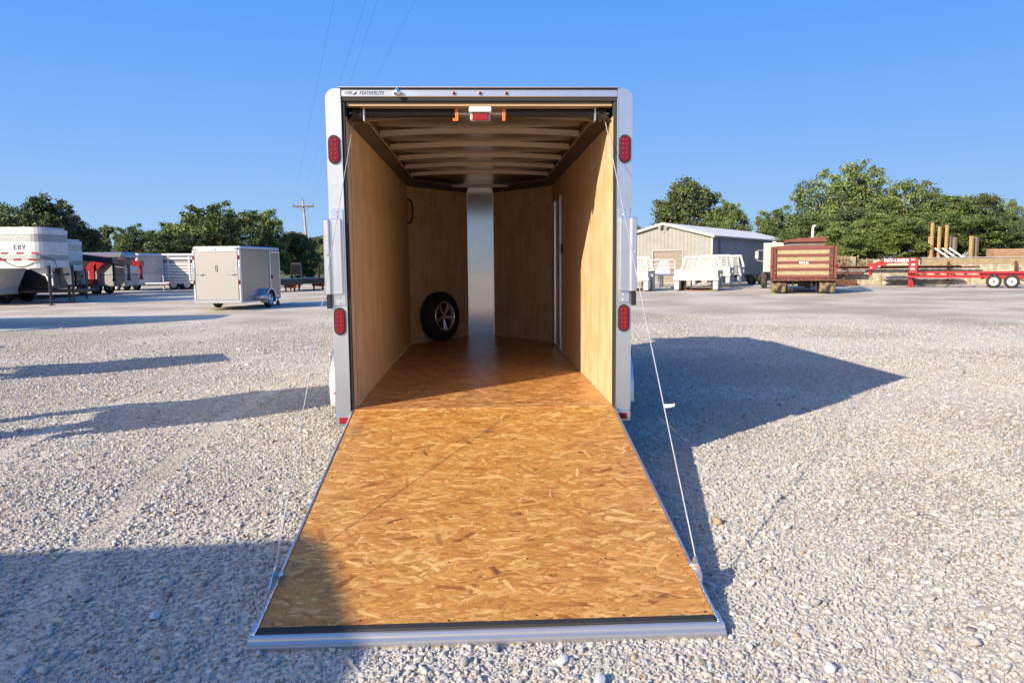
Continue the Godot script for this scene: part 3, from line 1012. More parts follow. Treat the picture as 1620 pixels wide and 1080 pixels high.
	for k in 3:
		var bb := MB.new()
		bb.bar(Vector3(30.35 + k * 0.5, 2.35, -43.2), Vector3(31.3 + k * 0.5, 1.66, -43.0), 0.1, 0.1)
		var g := part(self, "timber_brace", bb, M.lens_white)
		meta(g, ["white sloping brace at the foot of the tallest yellow post", "white sloping brace at the foot of the middle yellow post", "white sloping brace at the foot of the right yellow post"][k], "brace")
	var jb := MB.new()
	for i in 14:
		var p := Vector3(31.4 + rng.randf() * 1.0, 1.5, -42.9 + rng.randf() * 0.3)
		jb.bar(p, p + Vector3(rng.randf_range(-0.4, 0.5), rng.randf_range(0.1, 0.65), 0.1), 0.05, 0.05)
	meta(part(self, "scrap_pile", jb, M.roof_metal), "heap of pale metal scrap left of the stacked lumber", "scrap", "", "stuff")
	var lo := thing("lumber_stack", "stack of reddish boards on the plank wall at right", "lumber", Vector3(33.2, 1.45, -42.2), yaw)
	for y in 4:
		for z in 4:
			var len := 2.25 - 0.12 * ((y * 3 + z) % 3)
			if y == 3 and z > 1: continue
			bx(lo, "board", Vector3(0, 0.26 + y * 0.14 + 0.006, z * 0.26), Vector3(len, 0.26 + y * 0.14 + 0.13, z * 0.26 + 0.25), M.lumber, 0.006)
	for x in [0.3, 1.8]:
		bx(lo, "bearer", Vector3(x, 0.0, 0), Vector3(x + 0.12, 0.255, 1.03), M.grey_wood, 0.006)

# ---------------------------------------------------------------- wheels
# wheel about the local z axis; side +1 faces +z
func wheel(p: Node3D, called: String, c: Vector3, r: float, w: float, tyre: Material, rim: Material, face: float, alloy := false, hub: Material = null) -> MeshInstance3D:
	var q := Basis(Vector3.RIGHT, PI / 2 * face)
	var mb := MB.new()
	mb.lathe([Vector2(r * 0.60, -w * 0.44), Vector2(r * 0.70, -w * 0.5), Vector2(r * 0.90, -w * 0.47), Vector2(r * 0.975, -w * 0.36), Vector2(r, -w * 0.2), Vector2(r, w * 0.2), Vector2(r * 0.975, w * 0.36), Vector2(r * 0.90, w * 0.47), Vector2(r * 0.70, w * 0.5), Vector2(r * 0.60, w * 0.44)], 28)
	for k in 3:  # tread grooves as raised ribs
		var y := (k - 1) * w * 0.22
		mb.lathe([Vector2(r * 1.0, y - w * 0.07), Vector2(r * 1.012, y - w * 0.06), Vector2(r * 1.012, y + w * 0.06), Vector2(r * 1.0, y + w * 0.07)], 28)
	var t := part(p, called, mb, tyre)
	t.transform = Transform3D(q, c)
	mb = MB.new()
	mb.lathe([Vector2(r * 0.56, -w * 0.4), Vector2(r * 0.61, -w * 0.46), Vector2(r * 0.62, w * 0.46), Vector2(r * 0.58, w * 0.5), Vector2(r * 0.55, w * 0.44), Vector2(r * 0.52, w * 0.15)], 28)
	if alloy:
		for i in 5:
			for s in [-0.13, 0.13]:
				var a := TAU * i / 5 + PI / 2
				var a2: float = a + s
				mb.bar(Vector3(cos(a + s * 0.8) * r * 0.10, w * 0.30, sin(a + s * 0.8) * r * 0.10), Vector3(cos(a2) * r * 0.555, w * 0.38, sin(a2) * r * 0.555), r * 0.055, w * 0.13, Vector3.UP, 0.004)
		mb.cyl(Vector3(0, w * 0.12, 0), Vector3(0, w * 0.36, 0), r * 0.15, r * 0.13, 14)
		mb.cyl(Vector3(0, w * 0.36, 0), Vector3(0, w * 0.42, 0), r * 0.085, r * 0.07, 12)
	else:
		mb.lathe([Vector2(r * 0.53, w * 0.22), Vector2(r * 0.45, w * 0.30), Vector2(r * 0.28, w * 0.26), Vector2(r * 0.2, w * 0.38), Vector2(r * 0.0, w * 0.40)], 20)
	var rm := part(t, "rim", mb, rim)
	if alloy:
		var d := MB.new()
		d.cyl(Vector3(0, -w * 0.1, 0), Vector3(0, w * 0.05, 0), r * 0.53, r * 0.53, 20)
		part(t, "rim_shade_plate", d, M.black).name = "rim_shade_disc"  # black disc painted in for the shade behind the spokes
	if hub:
		var h := MB.new()
		h.cyl(Vector3(0, w * 0.38, 0), Vector3(0, w * 0.62, 0), r * 0.17, r * 0.13, 10)
		part(t, "hub_cap", h, hub)
	return t

# ---------------------------------------------------------------- the row of trailers at left
# gooseneck livestock trailer: +x is forward, nose tip at x = 0, ground y = 0
func stock_gooseneck(label: String, at: Vector3, yaw: float, grey_front: bool, words := "") -> Node3D:
	var o := thing("stock_trailer", label, "trailer", at, yaw, "")
	var hw := 1.15
	# plan of the nose with rounded front corners
	var plan: Array = []
	var rr := 0.55
	plan.append(Vector2(-2.6, -hw))
	for i in 7:
		var a := -PI / 2 + PI / 2 * i / 6.0
		plan.append(Vector2(-rr + cos(a) * rr, -hw + rr + sin(a) * rr))
	for i in 7:
		var a := PI / 2 * i / 6.0
		plan.append(Vector2(-rr + cos(a) * rr, hw - rr + sin(a) * rr))
	plan.append(Vector2(-2.6, hw))
	var rows := [["nose_skirt", 1.60, 1.92, "white", 0.0], ["slotted_band", 1.925, 2.15, "punched", 0.0], ["nose_panel", 2.155, 2.72, "white", 0.01], ["slotted_band", 2.725, 3.02, "punched" if not grey_front else "panel_grey", 0.0], ["roof_cap", 3.025, 3.34, "white", 0.015]]
	for r in rows:
		var mb := MB.new()
		mb.xf = Transform3D(Basis(Vector3.RIGHT, PI / 2), Vector3.ZERO)
		var pl := []
		for p in plan:
			pl.append(Vector2(p.x + r[4], p.y * (1.0 + r[4])))
		if r[0] == "roof_cap":   # crowned top in two steps
			mb.prism(pl, -r[1], -(r[2] - 0.09))
			var pl2 := []
			for p in plan:
				pl2.append(Vector2(p.x * 1.0 - 0.08, p.y * 0.92))
			mb.prism(pl2, -(r[2] - 0.09), -r[2])
		else:
			mb.prism(pl, -r[1], -r[2])
		part(o, r[0], mb, M[r[3]])
	# main body
	bx(o, "body_base", Vector3(-8.2, 0.55, -hw), Vector3(-2.61, 1.05, hw), M.white, 0.01)
	bx(o, "roof", Vector3(-8.2, 3.02, -hw), Vector3(-2.61, 3.32, hw), M.white, 0.08)
	bx(o, "inner_wall", Vector3(-8.1, 1.05, -hw + 0.06), Vector3(-2.65, 3.0, hw - 0.06), M.panel_grey, 0.0)
	var sl := MB.new()
	for s in [-1.0, 1.0]:
		for i in 7:
			sl.box(Vector3(-8.1, 1.08 + i * 0.28, s * hw - 0.03), Vector3(-2.65, 1.29 + i * 0.28, s * hw + 0.03), 0.02)
		for i in 7:
			sl.box(Vector3(-8.15 + i * 0.9, 1.05, s * hw - 0.05), Vector3(-8.05 + i * 0.9, 3.02, s * hw + 0.05), 0.01)
	part(o, "side_slats", sl, M.white).set_meta("kind", "stuff")
	# front wall below the nose, leaning
	var fw := MB.new()
	fw.xf = Transform3D(Basis(), Vector3(0, 0, 0))
	fw.quad(Vector3(-2.60, 0.55, -hw), Vector3(-2.60, 0.55, hw), Vector3(-2.10, 1.6, hw), Vector3(-2.10, 1.6, -hw), Vector3.RIGHT)
	for s in [-1.0, 1.0]:
		fw.tri(Vector3(-2.60, 0.55, s * hw), Vector3(-2.10, 1.6, s * hw), Vector3(-2.60, 1.6, s * hw), Vector3(0, 0, s))
	part(o, "front_wall", fw, M.white)
	bx(o, "kick_plate", Vector3(-2.57, 0.45, -hw), Vector3(-2.52, 0.8, hw), M.alu_dull, 0.01)
	# neck: gusset plates, coupler tube, jacks
	for s in [-0.75, 0.75]:
		var g := MB.new()
		g.prism([Vector2(-0.95, 1.6), Vector2(0.02, 1.6), Vector2(0.05, 0.85), Vector2(-0.1, 0.85), Vector2(-0.25, 1.25)], s - 0.03, s + 0.03)
		part(o, "neck_gusset", g, M.white)
		var j := MB.new()
		j.cyl(Vector3(0.0, 0.55, s * 1.25), Vector3(0.0, 1.7, s * 1.25), 0.07, 0.07, 10)
		j.cyl(Vector3(0.0, 0.02, s * 1.25), Vector3(0.0, 0.6, s * 1.25), 0.05, 0.05, 10)
		j.box(Vector3(-0.12, 0.0, s * 1.25 - 0.12), Vector3(0.12, 0.025, s * 1.25 + 0.12), 0.004)
		part(o, "landing_jack", j, M.black_paint)
	var cp := MB.new()
	cp.box(Vector3(-0.2, 1.2, -0.12), Vector3(0.04, 1.62, 0.12), 0.01)
	cp.cyl(Vector3(-0.08, 0.75, 0), Vector3(-0.08, 1.25, 0), 0.07, 0.07, 10)
	cp.bar(Vector3(-0.08, 1.3, -0.95), Vector3(-0.08, 1.3, 0.95), 0.1, 0.1)
	part(o, "coupler", cp, M.black_paint)
	for i in 5:
		for y in [[2.20, 0.03], [1.93, -0.1]]:
			bx(o, "reflective_tape", Vector3(-0.58 - i * 0.62 + y[1], y[0], hw + 0.012), Vector3(-0.28 - i * 0.62 + y[1], y[0] + 0.075, hw + 0.02), M.red_tape, 0.0)
	if words:
		text(o, "lettering", words, 0.21, Transform3D(Basis(), Vector3(-1.02, 2.48, hw + 0.018)), M.decal_blue)
	var hs := MB.new()
	var pts := []
	for i in 13:
		var t := i / 12.0
		pts.append(Vector3(-1.9 + t * 1.75, 2.08 - sin(t * PI) * 0.42, hw + 0.03))
	pts.append(Vector3(0.06, 1.95, 0.55))
	pts.append(Vector3(0.12, 1.1, 0.3))
	hs.tube(pts, 0.016, 5)
	part(o, "wiring_hose", hs, M.black)
	for x in [-5.9, -4.9]:
		for s in [-1.0, 1.0]:
			wheel(o, "wheel", Vector3(x, 0.38, s * 0.95), 0.38, 0.24, M.tyre, M.alu, s)
	bx(o, "fender", Vector3(-6.5, 0.72, -hw - 0.12), Vector3(-4.3, 0.86, hw + 0.12), M.alu_dull, 0.04)
	return o

# slatted bumper-pull livestock trailer; +x forward, front wall at x = 0
func stock_bumper(label: String, at: Vector3, yaw: float, nose_grey: bool) -> Node3D:
	var o := thing("stock_trailer", label, "trailer", at, yaw)
	var hw := 1.05
	var H := 2.5
	bx(o, "floor_frame", Vector3(-5, 0.42, -hw), Vector3(0, 0.62, hw), M.white, 0.01)
	bx(o, "roof", Vector3(-5.05, H - 0.22, -hw - 0.03), Vector3(0.05, H, hw + 0.03), M.white, 0.09)
	bx(o, "inner_wall", Vector3(-4.95, 0.6, -hw + 0.1), Vector3(-0.1, H - 0.2, hw - 0.1), M.trim_grey, 0.0)
	for s in [-1.0, 1.0]:
		for i in 8:
			var y := 0.64 + i * 0.205
			if i == 6: continue
			bx(o, "slat", Vector3(-4.95, y, s * hw - 0.03), Vector3(-0.15, y + 0.175, s * hw + 0.03), M.white, 0.03)
		for x in [-4.98, -3.4, -2.0, -0.16]:
			bx(o, "stake", Vector3(x, 0.6, s * hw - 0.05), Vector3(x + 0.12, H - 0.2, s * hw + 0.055), M.white, 0.01)
	var d := bx(o, "door", Vector3(-1.55, 0.68, hw + 0.03), Vector3(-0.55, 2.12, hw + 0.06), M.white, 0.01)
	for i in 6:
		bx(d, "slat", Vector3(-1.45, 0.76 + i * 0.21, hw + 0.06), Vector3(-0.65, 0.93 + i * 0.21, hw + 0.085), M.white, 0.02)
	bx(d, "latch", Vector3(-1.3, 1.42, hw + 0.085), Vector3(-1.0, 1.46, hw + 0.12), M.trim_grey)
	bx(o, "front_panel", Vector3(-0.06, 0.62, -hw), Vector3(0.0, H - 0.2, hw), M.panel_grey if nose_grey else M.alu, 0.02)
	bx(o, "stone_guard", Vector3(0.002, 0.6, -hw + 0.03), Vector3(0.02, 1.1, hw - 0.03), M.alu_dull, 0.005)
	for s in [-1.0, 1.0]:
		var c := MB.new()
		c.cyl(Vector3(-0.06, 0.6, s * (hw - 0.01)), Vector3(-0.06, H - 0.1, s * (hw - 0.01)), 0.085, 0.085, 12)
		part(o, "corner_post", c, M.white)
		var t := MB.new()
		t.bar(Vector3(-0.1, 0.5, s * 0.85), Vector3(1.35, 0.5, 0), 0.08, 0.12)
		part(o, "tongue_arm", t, M.white)
		for x in [-3.1, -2.2]:
			wheel(o, "wheel", Vector3(x, 0.34, s * 0.86), 0.34, 0.22, M.tyre, M.alu, s)
	var j := MB.new()
	j.cyl(Vector3(1.05, 0.0, 0), Vector3(1.05, 1.0, 0), 0.045, 0.045, 8)
	j.cyl(Vector3(1.05, 0.9, 0), Vector3(1.05, 1.0, 0), 0.08, 0.08, 8)
	j.box(Vector3(1.25, 0.46, -0.08), Vector3(1.6, 0.58, 0.08), 0.02)
	part(o, "tongue_jack", j, M.trim_grey)
	return o

# gooseneck flatbed: +x forward, coupler at x = 0
func flatbed_gooseneck(label: String, at: Vector3, yaw: float, paint: Material, jack: Material, top := 2.1) -> Node3D:
	var o := thing("gooseneck_trailer", label, "trailer", at, yaw)
	var mb := MB.new()
	for s in [-0.42, 0.42]:
		mb.bar(Vector3(-3.6, top, s), Vector3(-0.5, top - 0.42, s * 0.55), 0.12, 0.30, Vector3.UP, 0.01)
		mb.bar(Vector3(-3.55, 0.8, s), Vector3(-3.55, top + 0.1, s), 0.16, 0.3, Vector3.RIGHT, 0.01)
	mb.bar(Vector3(-0.62, top - 0.38, -0.3), Vector3(-0.62, top - 0.38, 0.3), 0.3, 0.32, Vector3.UP, 0.01)
	mb.bar(Vector3(-1.9, top - 0.2, -0.4), Vector3(-1.9, top - 0.2, 0.4), 0.1, 0.2, Vector3.UP, 0.01)
	mb.prism([Vector2(-3.6, top - 0.1), Vector2(-2.7, top - 0.2), Vector2(-3.6, 1.15)], -0.5, -0.44)
	mb.prism([Vector2(-3.6, top - 0.1), Vector2(-2.7, top - 0.2), Vector2(-3.6, 1.15)], 0.44, 0.5)
	part(o, "neck", mb, paint)
	var c := MB.new()
	c.cyl(Vector3(-0.55, 0.95, 0), Vector3(-0.55, top - 0.25, 0), 0.085, 0.085, 10)
	c.cyl(Vector3(-0.55, 0.85, 0), Vector3(-0.55, 1.0, 0), 0.11, 0.11, 10)
	part(o, "coupler", c, paint)
	bx(o, "deck_frame", Vector3(-10.5, 0.62, -1.22), Vector3(-3.4, 0.86, 1.22), paint, 0.01)
	for i in 9:
		bx(o, "deck_plank", Vector3(-10.45, 0.865, -1.2 + i * 0.267), Vector3(-3.45, 0.91, -0.945 + i * 0.267), M.grey_wood, 0.005)
	for s in [-0.95, 0.95]:
		var j := MB.new()
		j.cyl(Vector3(-3.4, 0.05, s), Vector3(-3.4, 1.35, s), 0.055, 0.055, 8)
		j.box(Vector3(-3.55, 0.0, s - 0.15), Vector3(-3.25, 0.03, s + 0.15), 0.0)
		part(o, "landing_jack", j, jack)
		for x in [-8.3, -7.3]:
			wheel(o, "wheel", Vector3(x, 0.36, s), 0.36, 0.22, M.tyre, M.white, signf(s))
	return o

func cargo_trailer() -> void:
	var ps := 0.14
	var o := thing("cargo_trailer", "small enclosed cargo trailer with beige rear ramp door and dark grey sides", "trailer", Vector3(-8.66, 0, -21.85), PI / 2 - ps)
	# local: rear right bottom corner at the origin, +x forward, -z to the left
	var W := 1.82
	var y0 := 0.33
	var H := 2.0
	var L := 3.5
	bx(o, "side_wall", Vector3(0.08, y0 + 0.02, -0.04), Vector3(L, y0 + H - 0.12, 0.0), M.pewter, 0.01)
	bx(o, "side_wall", Vector3(0.08, y0 + 0.02, -W), Vector3(L, y0 + H - 0.12, -W + 0.04), M.pewter, 0.01)
	bx(o, "roof", Vector3(0.02, y0 + H - 0.125, -W - 0.005), Vector3(L + 0.02, y0 + H, 0.005), M.white, 0.05)
	bx(o, "floor_frame", Vector3(0.03, y0 - 0.06, -W + 0.02), Vector3(L, y0 + 0.02, -0.02), M.white, 0.005)
	bx(o, "front_wall", Vector3(L, y0, -W + 0.02), Vector3(L + 0.06, y0 + H - 0.13, -0.02), M.pewter, 0.01)
	var ns := MB.new()
	ns.xf = Transform3D(Basis(Vector3.RIGHT, PI / 2), Vector3.ZERO)
	ns.prism([Vector2(L + 0.06, -W + 0.02), Vector2(L + 0.75, -W / 2 - 0.2), Vector2(L + 0.75, -W / 2 + 0.2), Vector2(L + 0.06, -0.02)], -y0, -(y0 + H - 0.14))
	part(o, "wedge_nose", ns, M.pewter)
	for z in [[-W - 0.004, -W + 0.10], [-0.10, 0.004]]:
		bx(o, "corner_post", Vector3(-0.03, y0 - 0.02, z[0]), Vector3(0.075, y0 + H - 0.11, z[1]), M.alu, 0.03)
		for yy in [0.62, 1.52]:
			bx(o, "tail_light", Vector3(-0.045, y0 + yy, (z[0] + z[1]) / 2 - 0.03), Vector3(-0.028, y0 + yy + 0.15, (z[0] + z[1]) / 2 + 0.03), M.red_lens, 0.01)
		bx(o, "hinge_bracket", Vector3(-0.05, y0 + 0.78, (z[0] + z[1]) / 2 - 0.04), Vector3(-0.03, y0 + 1.25, (z[0] + z[1]) / 2 + 0.04), M.alu_bright, 0.01)
	bx(o, "rear_header", Vector3(-0.03, y0 + H - 0.20, -W + 0.1), Vector3(0.07, y0 + H - 0.03, -0.1), M.alu, 0.015)
	bx(o, "rear_sill", Vector3(-0.05, y0 - 0.06, -W), Vector3(0.05, y0 + 0.06, 0.0), M.alu_bright, 0.01)
	for z in [-W + 0.16, -W / 2, -0.16]:
		bx(o, "clearance_light", Vector3(-0.04, y0 + H - 0.14, z - 0.03), Vector3(-0.029, y0 + H - 0.09, z + 0.03), M.dark_red_lens, 0.004)
	var d := bx(o, "ramp_door", Vector3(-0.025, y0 + 0.065, -W + 0.105), Vector3(0.03, y0 + H - 0.205, -0.105), M.champagne, 0.008)
	var hb := MB.new()
	hb.tube([Vector3(-0.03, y0 + 1.30, -W / 2), Vector3(-0.07, y0 + 1.29, -W / 2), Vector3(-0.07, y0 + 1.11, -W / 2), Vector3(-0.03, y0 + 1.10, -W / 2)], 0.014, 6)
	part(d, "grab_handle", hb, M.black)
	for s in [[-W + 0.1, -W + 0.5], [-0.5, -0.1]]:
		bx(d, "latch_bar", Vector3(-0.05, y0 + 0.98, s[0]), Vector3(-0.03, y0 + 1.01, s[1]), M.alu_bright, 0.004)
		bx(d, "latch_lever", Vector3(-0.08, y0 + 0.97, (s[0] + s[1]) / 2 - 0.07), Vector3(-0.05, y0 + 1.02, (s[0] + s[1]) / 2 + 0.09), M.trim_grey, 0.006)
	var sd := bx(o, "side_door", Vector3(L - 0.98, y0 + 0.1, 0.002), Vector3(L - 0.12, y0 + H - 0.2, 0.02), M.pewter, 0.004)
	var f := MB.new()
	f.box(Vector3(L - 1.02, y0 + 0.06, 0.0), Vector3(L - 0.98, y0 + H - 0.16, 0.03), 0.004)
	f.box(Vector3(L - 0.12, y0 + 0.06, 0.0), Vector3(L - 0.08, y0 + H - 0.16, 0.03), 0.004)
	f.box(Vector3(L - 1.02, y0 + H - 0.2, 0.001), Vector3(L - 0.08, y0 + H - 0.16, 0.031), 0.004)
	f.box(Vector3(L - 1.02, y0 + 0.06, 0.001), Vector3(L - 0.08, y0 + 0.1, 0.031), 0.004)
	part(sd, "frame", f, M.alu_bright)
	bx(sd, "latch", Vector3(L - 0.9, y0 + 0.78, 0.02), Vector3(L - 0.82, y0 + 0.9, 0.06), M.black, 0.005)
	# fenders and wheels
	for s in [1.0, -1.0]:
		var zc := 0.12 if s > 0 else -W - 0.12
		var fb := MB.new()
		for i in 12:
			var a0 := PI * (i - 1.0) / 10.0
			var a1 := PI * (i) / 10.0
			var p0 := Vector3(2.0 - cos(a0) * 0.42, 0.33 + sin(a0) * 0.42, zc)
			var p1 := Vector3(2.0 - cos(a1) * 0.42, 0.33 + sin(a1) * 0.42, zc)
			var w := Vector3(0, 0, 0.14)
			fb.quad(p0 - w, p1 - w, p1 + w, p0 + w, p0 - Vector3(2.0, 0.33, zc))
			var q0 := Vector3(2.0 - cos(a0) * 0.38, 0.33 + sin(a0) * 0.38, zc)
			var q1 := Vector3(2.0 - cos(a1) * 0.38, 0.33 + sin(a1) * 0.38, zc)
			fb.quad(p0 + w * s, p1 + w * s, q1 + w * s, q0 + w * s, Vector3(0, 0, s))
		fb.box(Vector3(1.05, 0.36, zc - 0.13), Vector3(1.6, 0.5, zc + 0.13), 0.03)
		part(o, "fender", fb, M.alu)
		wheel(o, "wheel", Vector3(2.0, 0.33, zc), 0.33, 0.2, M.tyre, M.alu_bright, s)
	var tg := MB.new()
	tg.bar(Vector3(L, y0, -W / 2), Vector3(L + 1.9, y0 + 0.05, -W / 2), 0.1, 0.1)
	tg.cyl(Vector3(L + 1.5, 0.05, -W / 2 + 0.1), Vector3(L + 1.5, 0.75, -W / 2 + 0.1), 0.035, 0.035, 8)
	part(o, "tongue", tg, M.alu)
	var sj := MB.new()
	sj.cyl(Vector3(L + 0.15, 0.12, -0.2), Vector3(L + 0.15, 0.4, -0.2), 0.025, 0.025, 8)
	sj.cyl(Vector3(L + 0.15, 0.09, -0.24), Vector3(L + 0.15, 0.09, -0.16), 0.09, 0.09, 12)
	part(o, "caster", sj, M.black)

# black truck flatbed body standing on orange dunnage; +x forward
func flatbed_body(label: String, at: Vector3, yaw: float) -> Node3D:
	var o := thing("truck_flatbed", label, "truck bed", at, yaw, "")
	bx(o, "deck", Vector3(0, 0.62, -1.05), Vector3(2.7, 0.78, 1.05), M.black_paint, 0.01)
	bx(o, "skirt", Vector3(0.05, 0.42, 0.85), Vector3(2.6, 0.62, 1.04), M.black_paint, 0.01)
	bx(o, "skirt", Vector3(0.05, 0.42, -1.04), Vector3(2.6, 0.62, -0.85), M.black_paint, 0.01)
	var f := MB.new()
	f.bar(Vector3(2.62, 0.78, -0.95), Vector3(2.62, 1.72, -0.72), 0.1, 0.08)
	f.bar(Vector3(2.62, 0.78, 0.95), Vector3(2.62, 1.72, 0.72), 0.1, 0.08)
	f.bar(Vector3(2.62, 1.72, -0.76), Vector3(2.62, 1.72, 0.76), 0.1, 0.1)
	f.bar(Vector3(2.62, 1.02, -0.9), Vector3(2.62, 1.02, 0.9), 0.06, 0.06)
	part(o, "headache_rack", f, M.black_paint)
	var mesh_ := MB.new()
	for i in 9:
		mesh_.bar(Vector3(2.62, 1.02, -0.72 + i * 0.18), Vector3(2.62, 1.70, -0.62 + i * 0.155), 0.02, 0.02)
	part(o, "rack_bars", mesh_, M.black_paint).set_meta("kind", "stuff")
	for x in [0.5, 2.1]:
		bx(o, "dunnage_beam", Vector3(x, 0.22, -0.95), Vector3(x + 0.12, 0.415, 0.95), M.orange_steel, 0.01)
	for s in [-0.8, 0.7]:
		bx(o, "dunnage_leg", Vector3(0.52, 0.0, s), Vector3(0.6, 0.22, s + 0.1), M.black_paint, 0.0)
		bx(o, "dunnage_leg", Vector3(2.12, 0.0, s), Vector3(2.2, 0.22, s + 0.1), M.black_paint, 0.0)
	return o

func left_row() -> void:
	stock_gooseneck("large silver and white gooseneck stock trailer with red reflective tape at the left edge", Vector3(-18.45, 0, -28.15), 0.02, false, "EBY")
	stock_gooseneck("grey topped gooseneck stock trailer just behind the large one with red tape", Vector3(-20.25, 0, -32.9), 0.03, true).scale = Vector3(0.9, 0.9, 0.9)
	var g := flatbed_gooseneck("black gooseneck flatbed with red landing jacks beside the grey topped stock trailer", Vector3(-18.95, 0, -35.2), 0.02, M.black_paint, M.red_paint, 2.35)
	bx(g, "toolbox", Vector3(-4.9, 0.92, -1.0), Vector3(-3.75, 1.75, 1.0), M.red_paint, 0.02)
	flatbed_gooseneck("second black gooseneck flatbed whose neck crosses the white stock trailer", Vector3(-19.2, 0, -37.4), 0.02, M.black_paint, M.black_paint, 2.25)
	flatbed_gooseneck("red topped gooseneck flatbed in front of the white slatted stock trailer", Vector3(-19.4, 0, -39.4), 0.02, M.red_paint, M.black_paint, 2.2)
	# low enclosed trailer with dark top between the necks
	var o := thing("enclosed_trailer", "low enclosed trailer with dark rounded top and pale lower panel among the gooseneck necks", "trailer", Vector3(-21.2, 0, -41.0), 0.0)
	bx(o, "lower_panel", Vector3(-4, 0.45, -0.95), Vector3(0, 1.15, 0.95), M.champagne, 0.05)
	bx(o, "body", Vector3(-4, 1.152, -0.95), Vector3(0, 2.0, 0.95), M.panel_grey, 0.03)
	bx(o, "roof", Vector3(-4.02, 2.0, -0.97), Vector3(0.02, 2.5, 0.97), M.pewter, 0.2)
	for x in [-2.6, -1.8]:
		for s in [-1.0, 1.0]:
			wheel(o, "wheel", Vector3(x, 0.33, s * 0.8), 0.33, 0.2, M.tyre, M.alu, s)
	stock_bumper("white slatted stock trailer with blue grey front panel, left of the two", Vector3(-22.3, 0, -46.2), -0.38, true)
	stock_bumper("white slatted stock trailer with a slatted side door, half behind the grey cargo trailer", Vector3(-18.3, 0, -48.6), 0.05, true)
	var dt := thing("dump_trailer", "black dump trailer in the shade beneath the nose of the large stock trailer", "trailer", Vector3(-19.9, 0, -30.6), 0.02)
	bx(dt, "bed", Vector3(-4.6, 0.62, -0.75), Vector3(0, 1.55, 0.75), M.black_paint, 0.02)
	for i in 5:
		bx(dt, "side_rib", Vector3(-4.4 + i * 1.0, 0.64, 0.752), Vector3(-4.3 + i * 1.0, 1.5, 0.80), M.black_paint, 0.01)
	bx(dt, "reflective_tape", Vector3(-2.6, 0.86, 0.753), Vector3(-2.1, 0.93, 0.757), M.red_tape, 0.0)
	bx(dt, "frame", Vector3(-4.5, 0.44, -0.55), Vector3(1.2, 0.6, 0.55), M.black_paint, 0.01)
	for x in [-2.9, -2.0]:
		for s in [-1.0, 1.0]:
			wheel(dt, "wheel", Vector3(x, 0.36, s * 0.88), 0.36, 0.22, M.tyre, M.black_paint, s)
	cargo_trailer()
	# black flatbed bodies farther back
	flatbed_body("black truck flatbed on orange beams just right of the grey cargo trailer", Vector3(-13.6, 0, -40.2), 0.6)
	flatbed_body("black truck flatbed with square rack at the utility pole's foot", Vector3(-12.5, 0, -43.2), 0.6)
	flatbed_body("black truck flatbed nearest the trailer's left rear post", Vector3(-11.5, 0, -45.6), 0.6)
	# trailers standing left of the picture; their shadows reach into it
	flatbed_gooseneck("black gooseneck flatbed out of frame at left, its neck shadow pointing at the fender", Vector3(-5.0, 0, -0.5), 0.44, M.black_paint, M.black_paint, 2.45)
	flatbed_gooseneck("black gooseneck flatbed out of the frame at left with the thin middle shadow", Vector3(-8.1, 0, -4.3), 0.44, M.black_paint, M.black_paint, 2.45)
	flatbed_gooseneck("red gooseneck flatbed out of the frame at left with the short shadow", Vector3(-13.0, 0, -7.0), 0.44, M.red_paint, M.black_paint, 2.4)
	for g2 in [get_node("gooseneck_trailer_003"), get_node("gooseneck_trailer_004")]:
		bx(g2, "neck_shadow_box", Vector3(-2.1, 1.70, -0.62), Vector3(-0.70, 2.55, 0.62), M.black_paint, 0.02)  # added unseen box, only thickens the neck's cast shadow
		bx(g2, "neck_shadow_plate", Vector3(-3.62, 0.9, -1.15), Vector3(-3.52, 1.75, 1.15), M.black_paint, 0.01)  # added unseen plate, widens the same cast shadow
	stock_gooseneck("silver stock trailer out of the frame at left whose shadow crosses the lot", Vector3(-13.6, 0, -13.6), 0.05, false)
	stock_gooseneck("silver stock trailer beside the camera whose shadow falls on the ramp's lower left corner", Vector3(-5.93, 0, 7.15), 0.06, false).scale = Vector3(1.0, 1.0, 0.8)

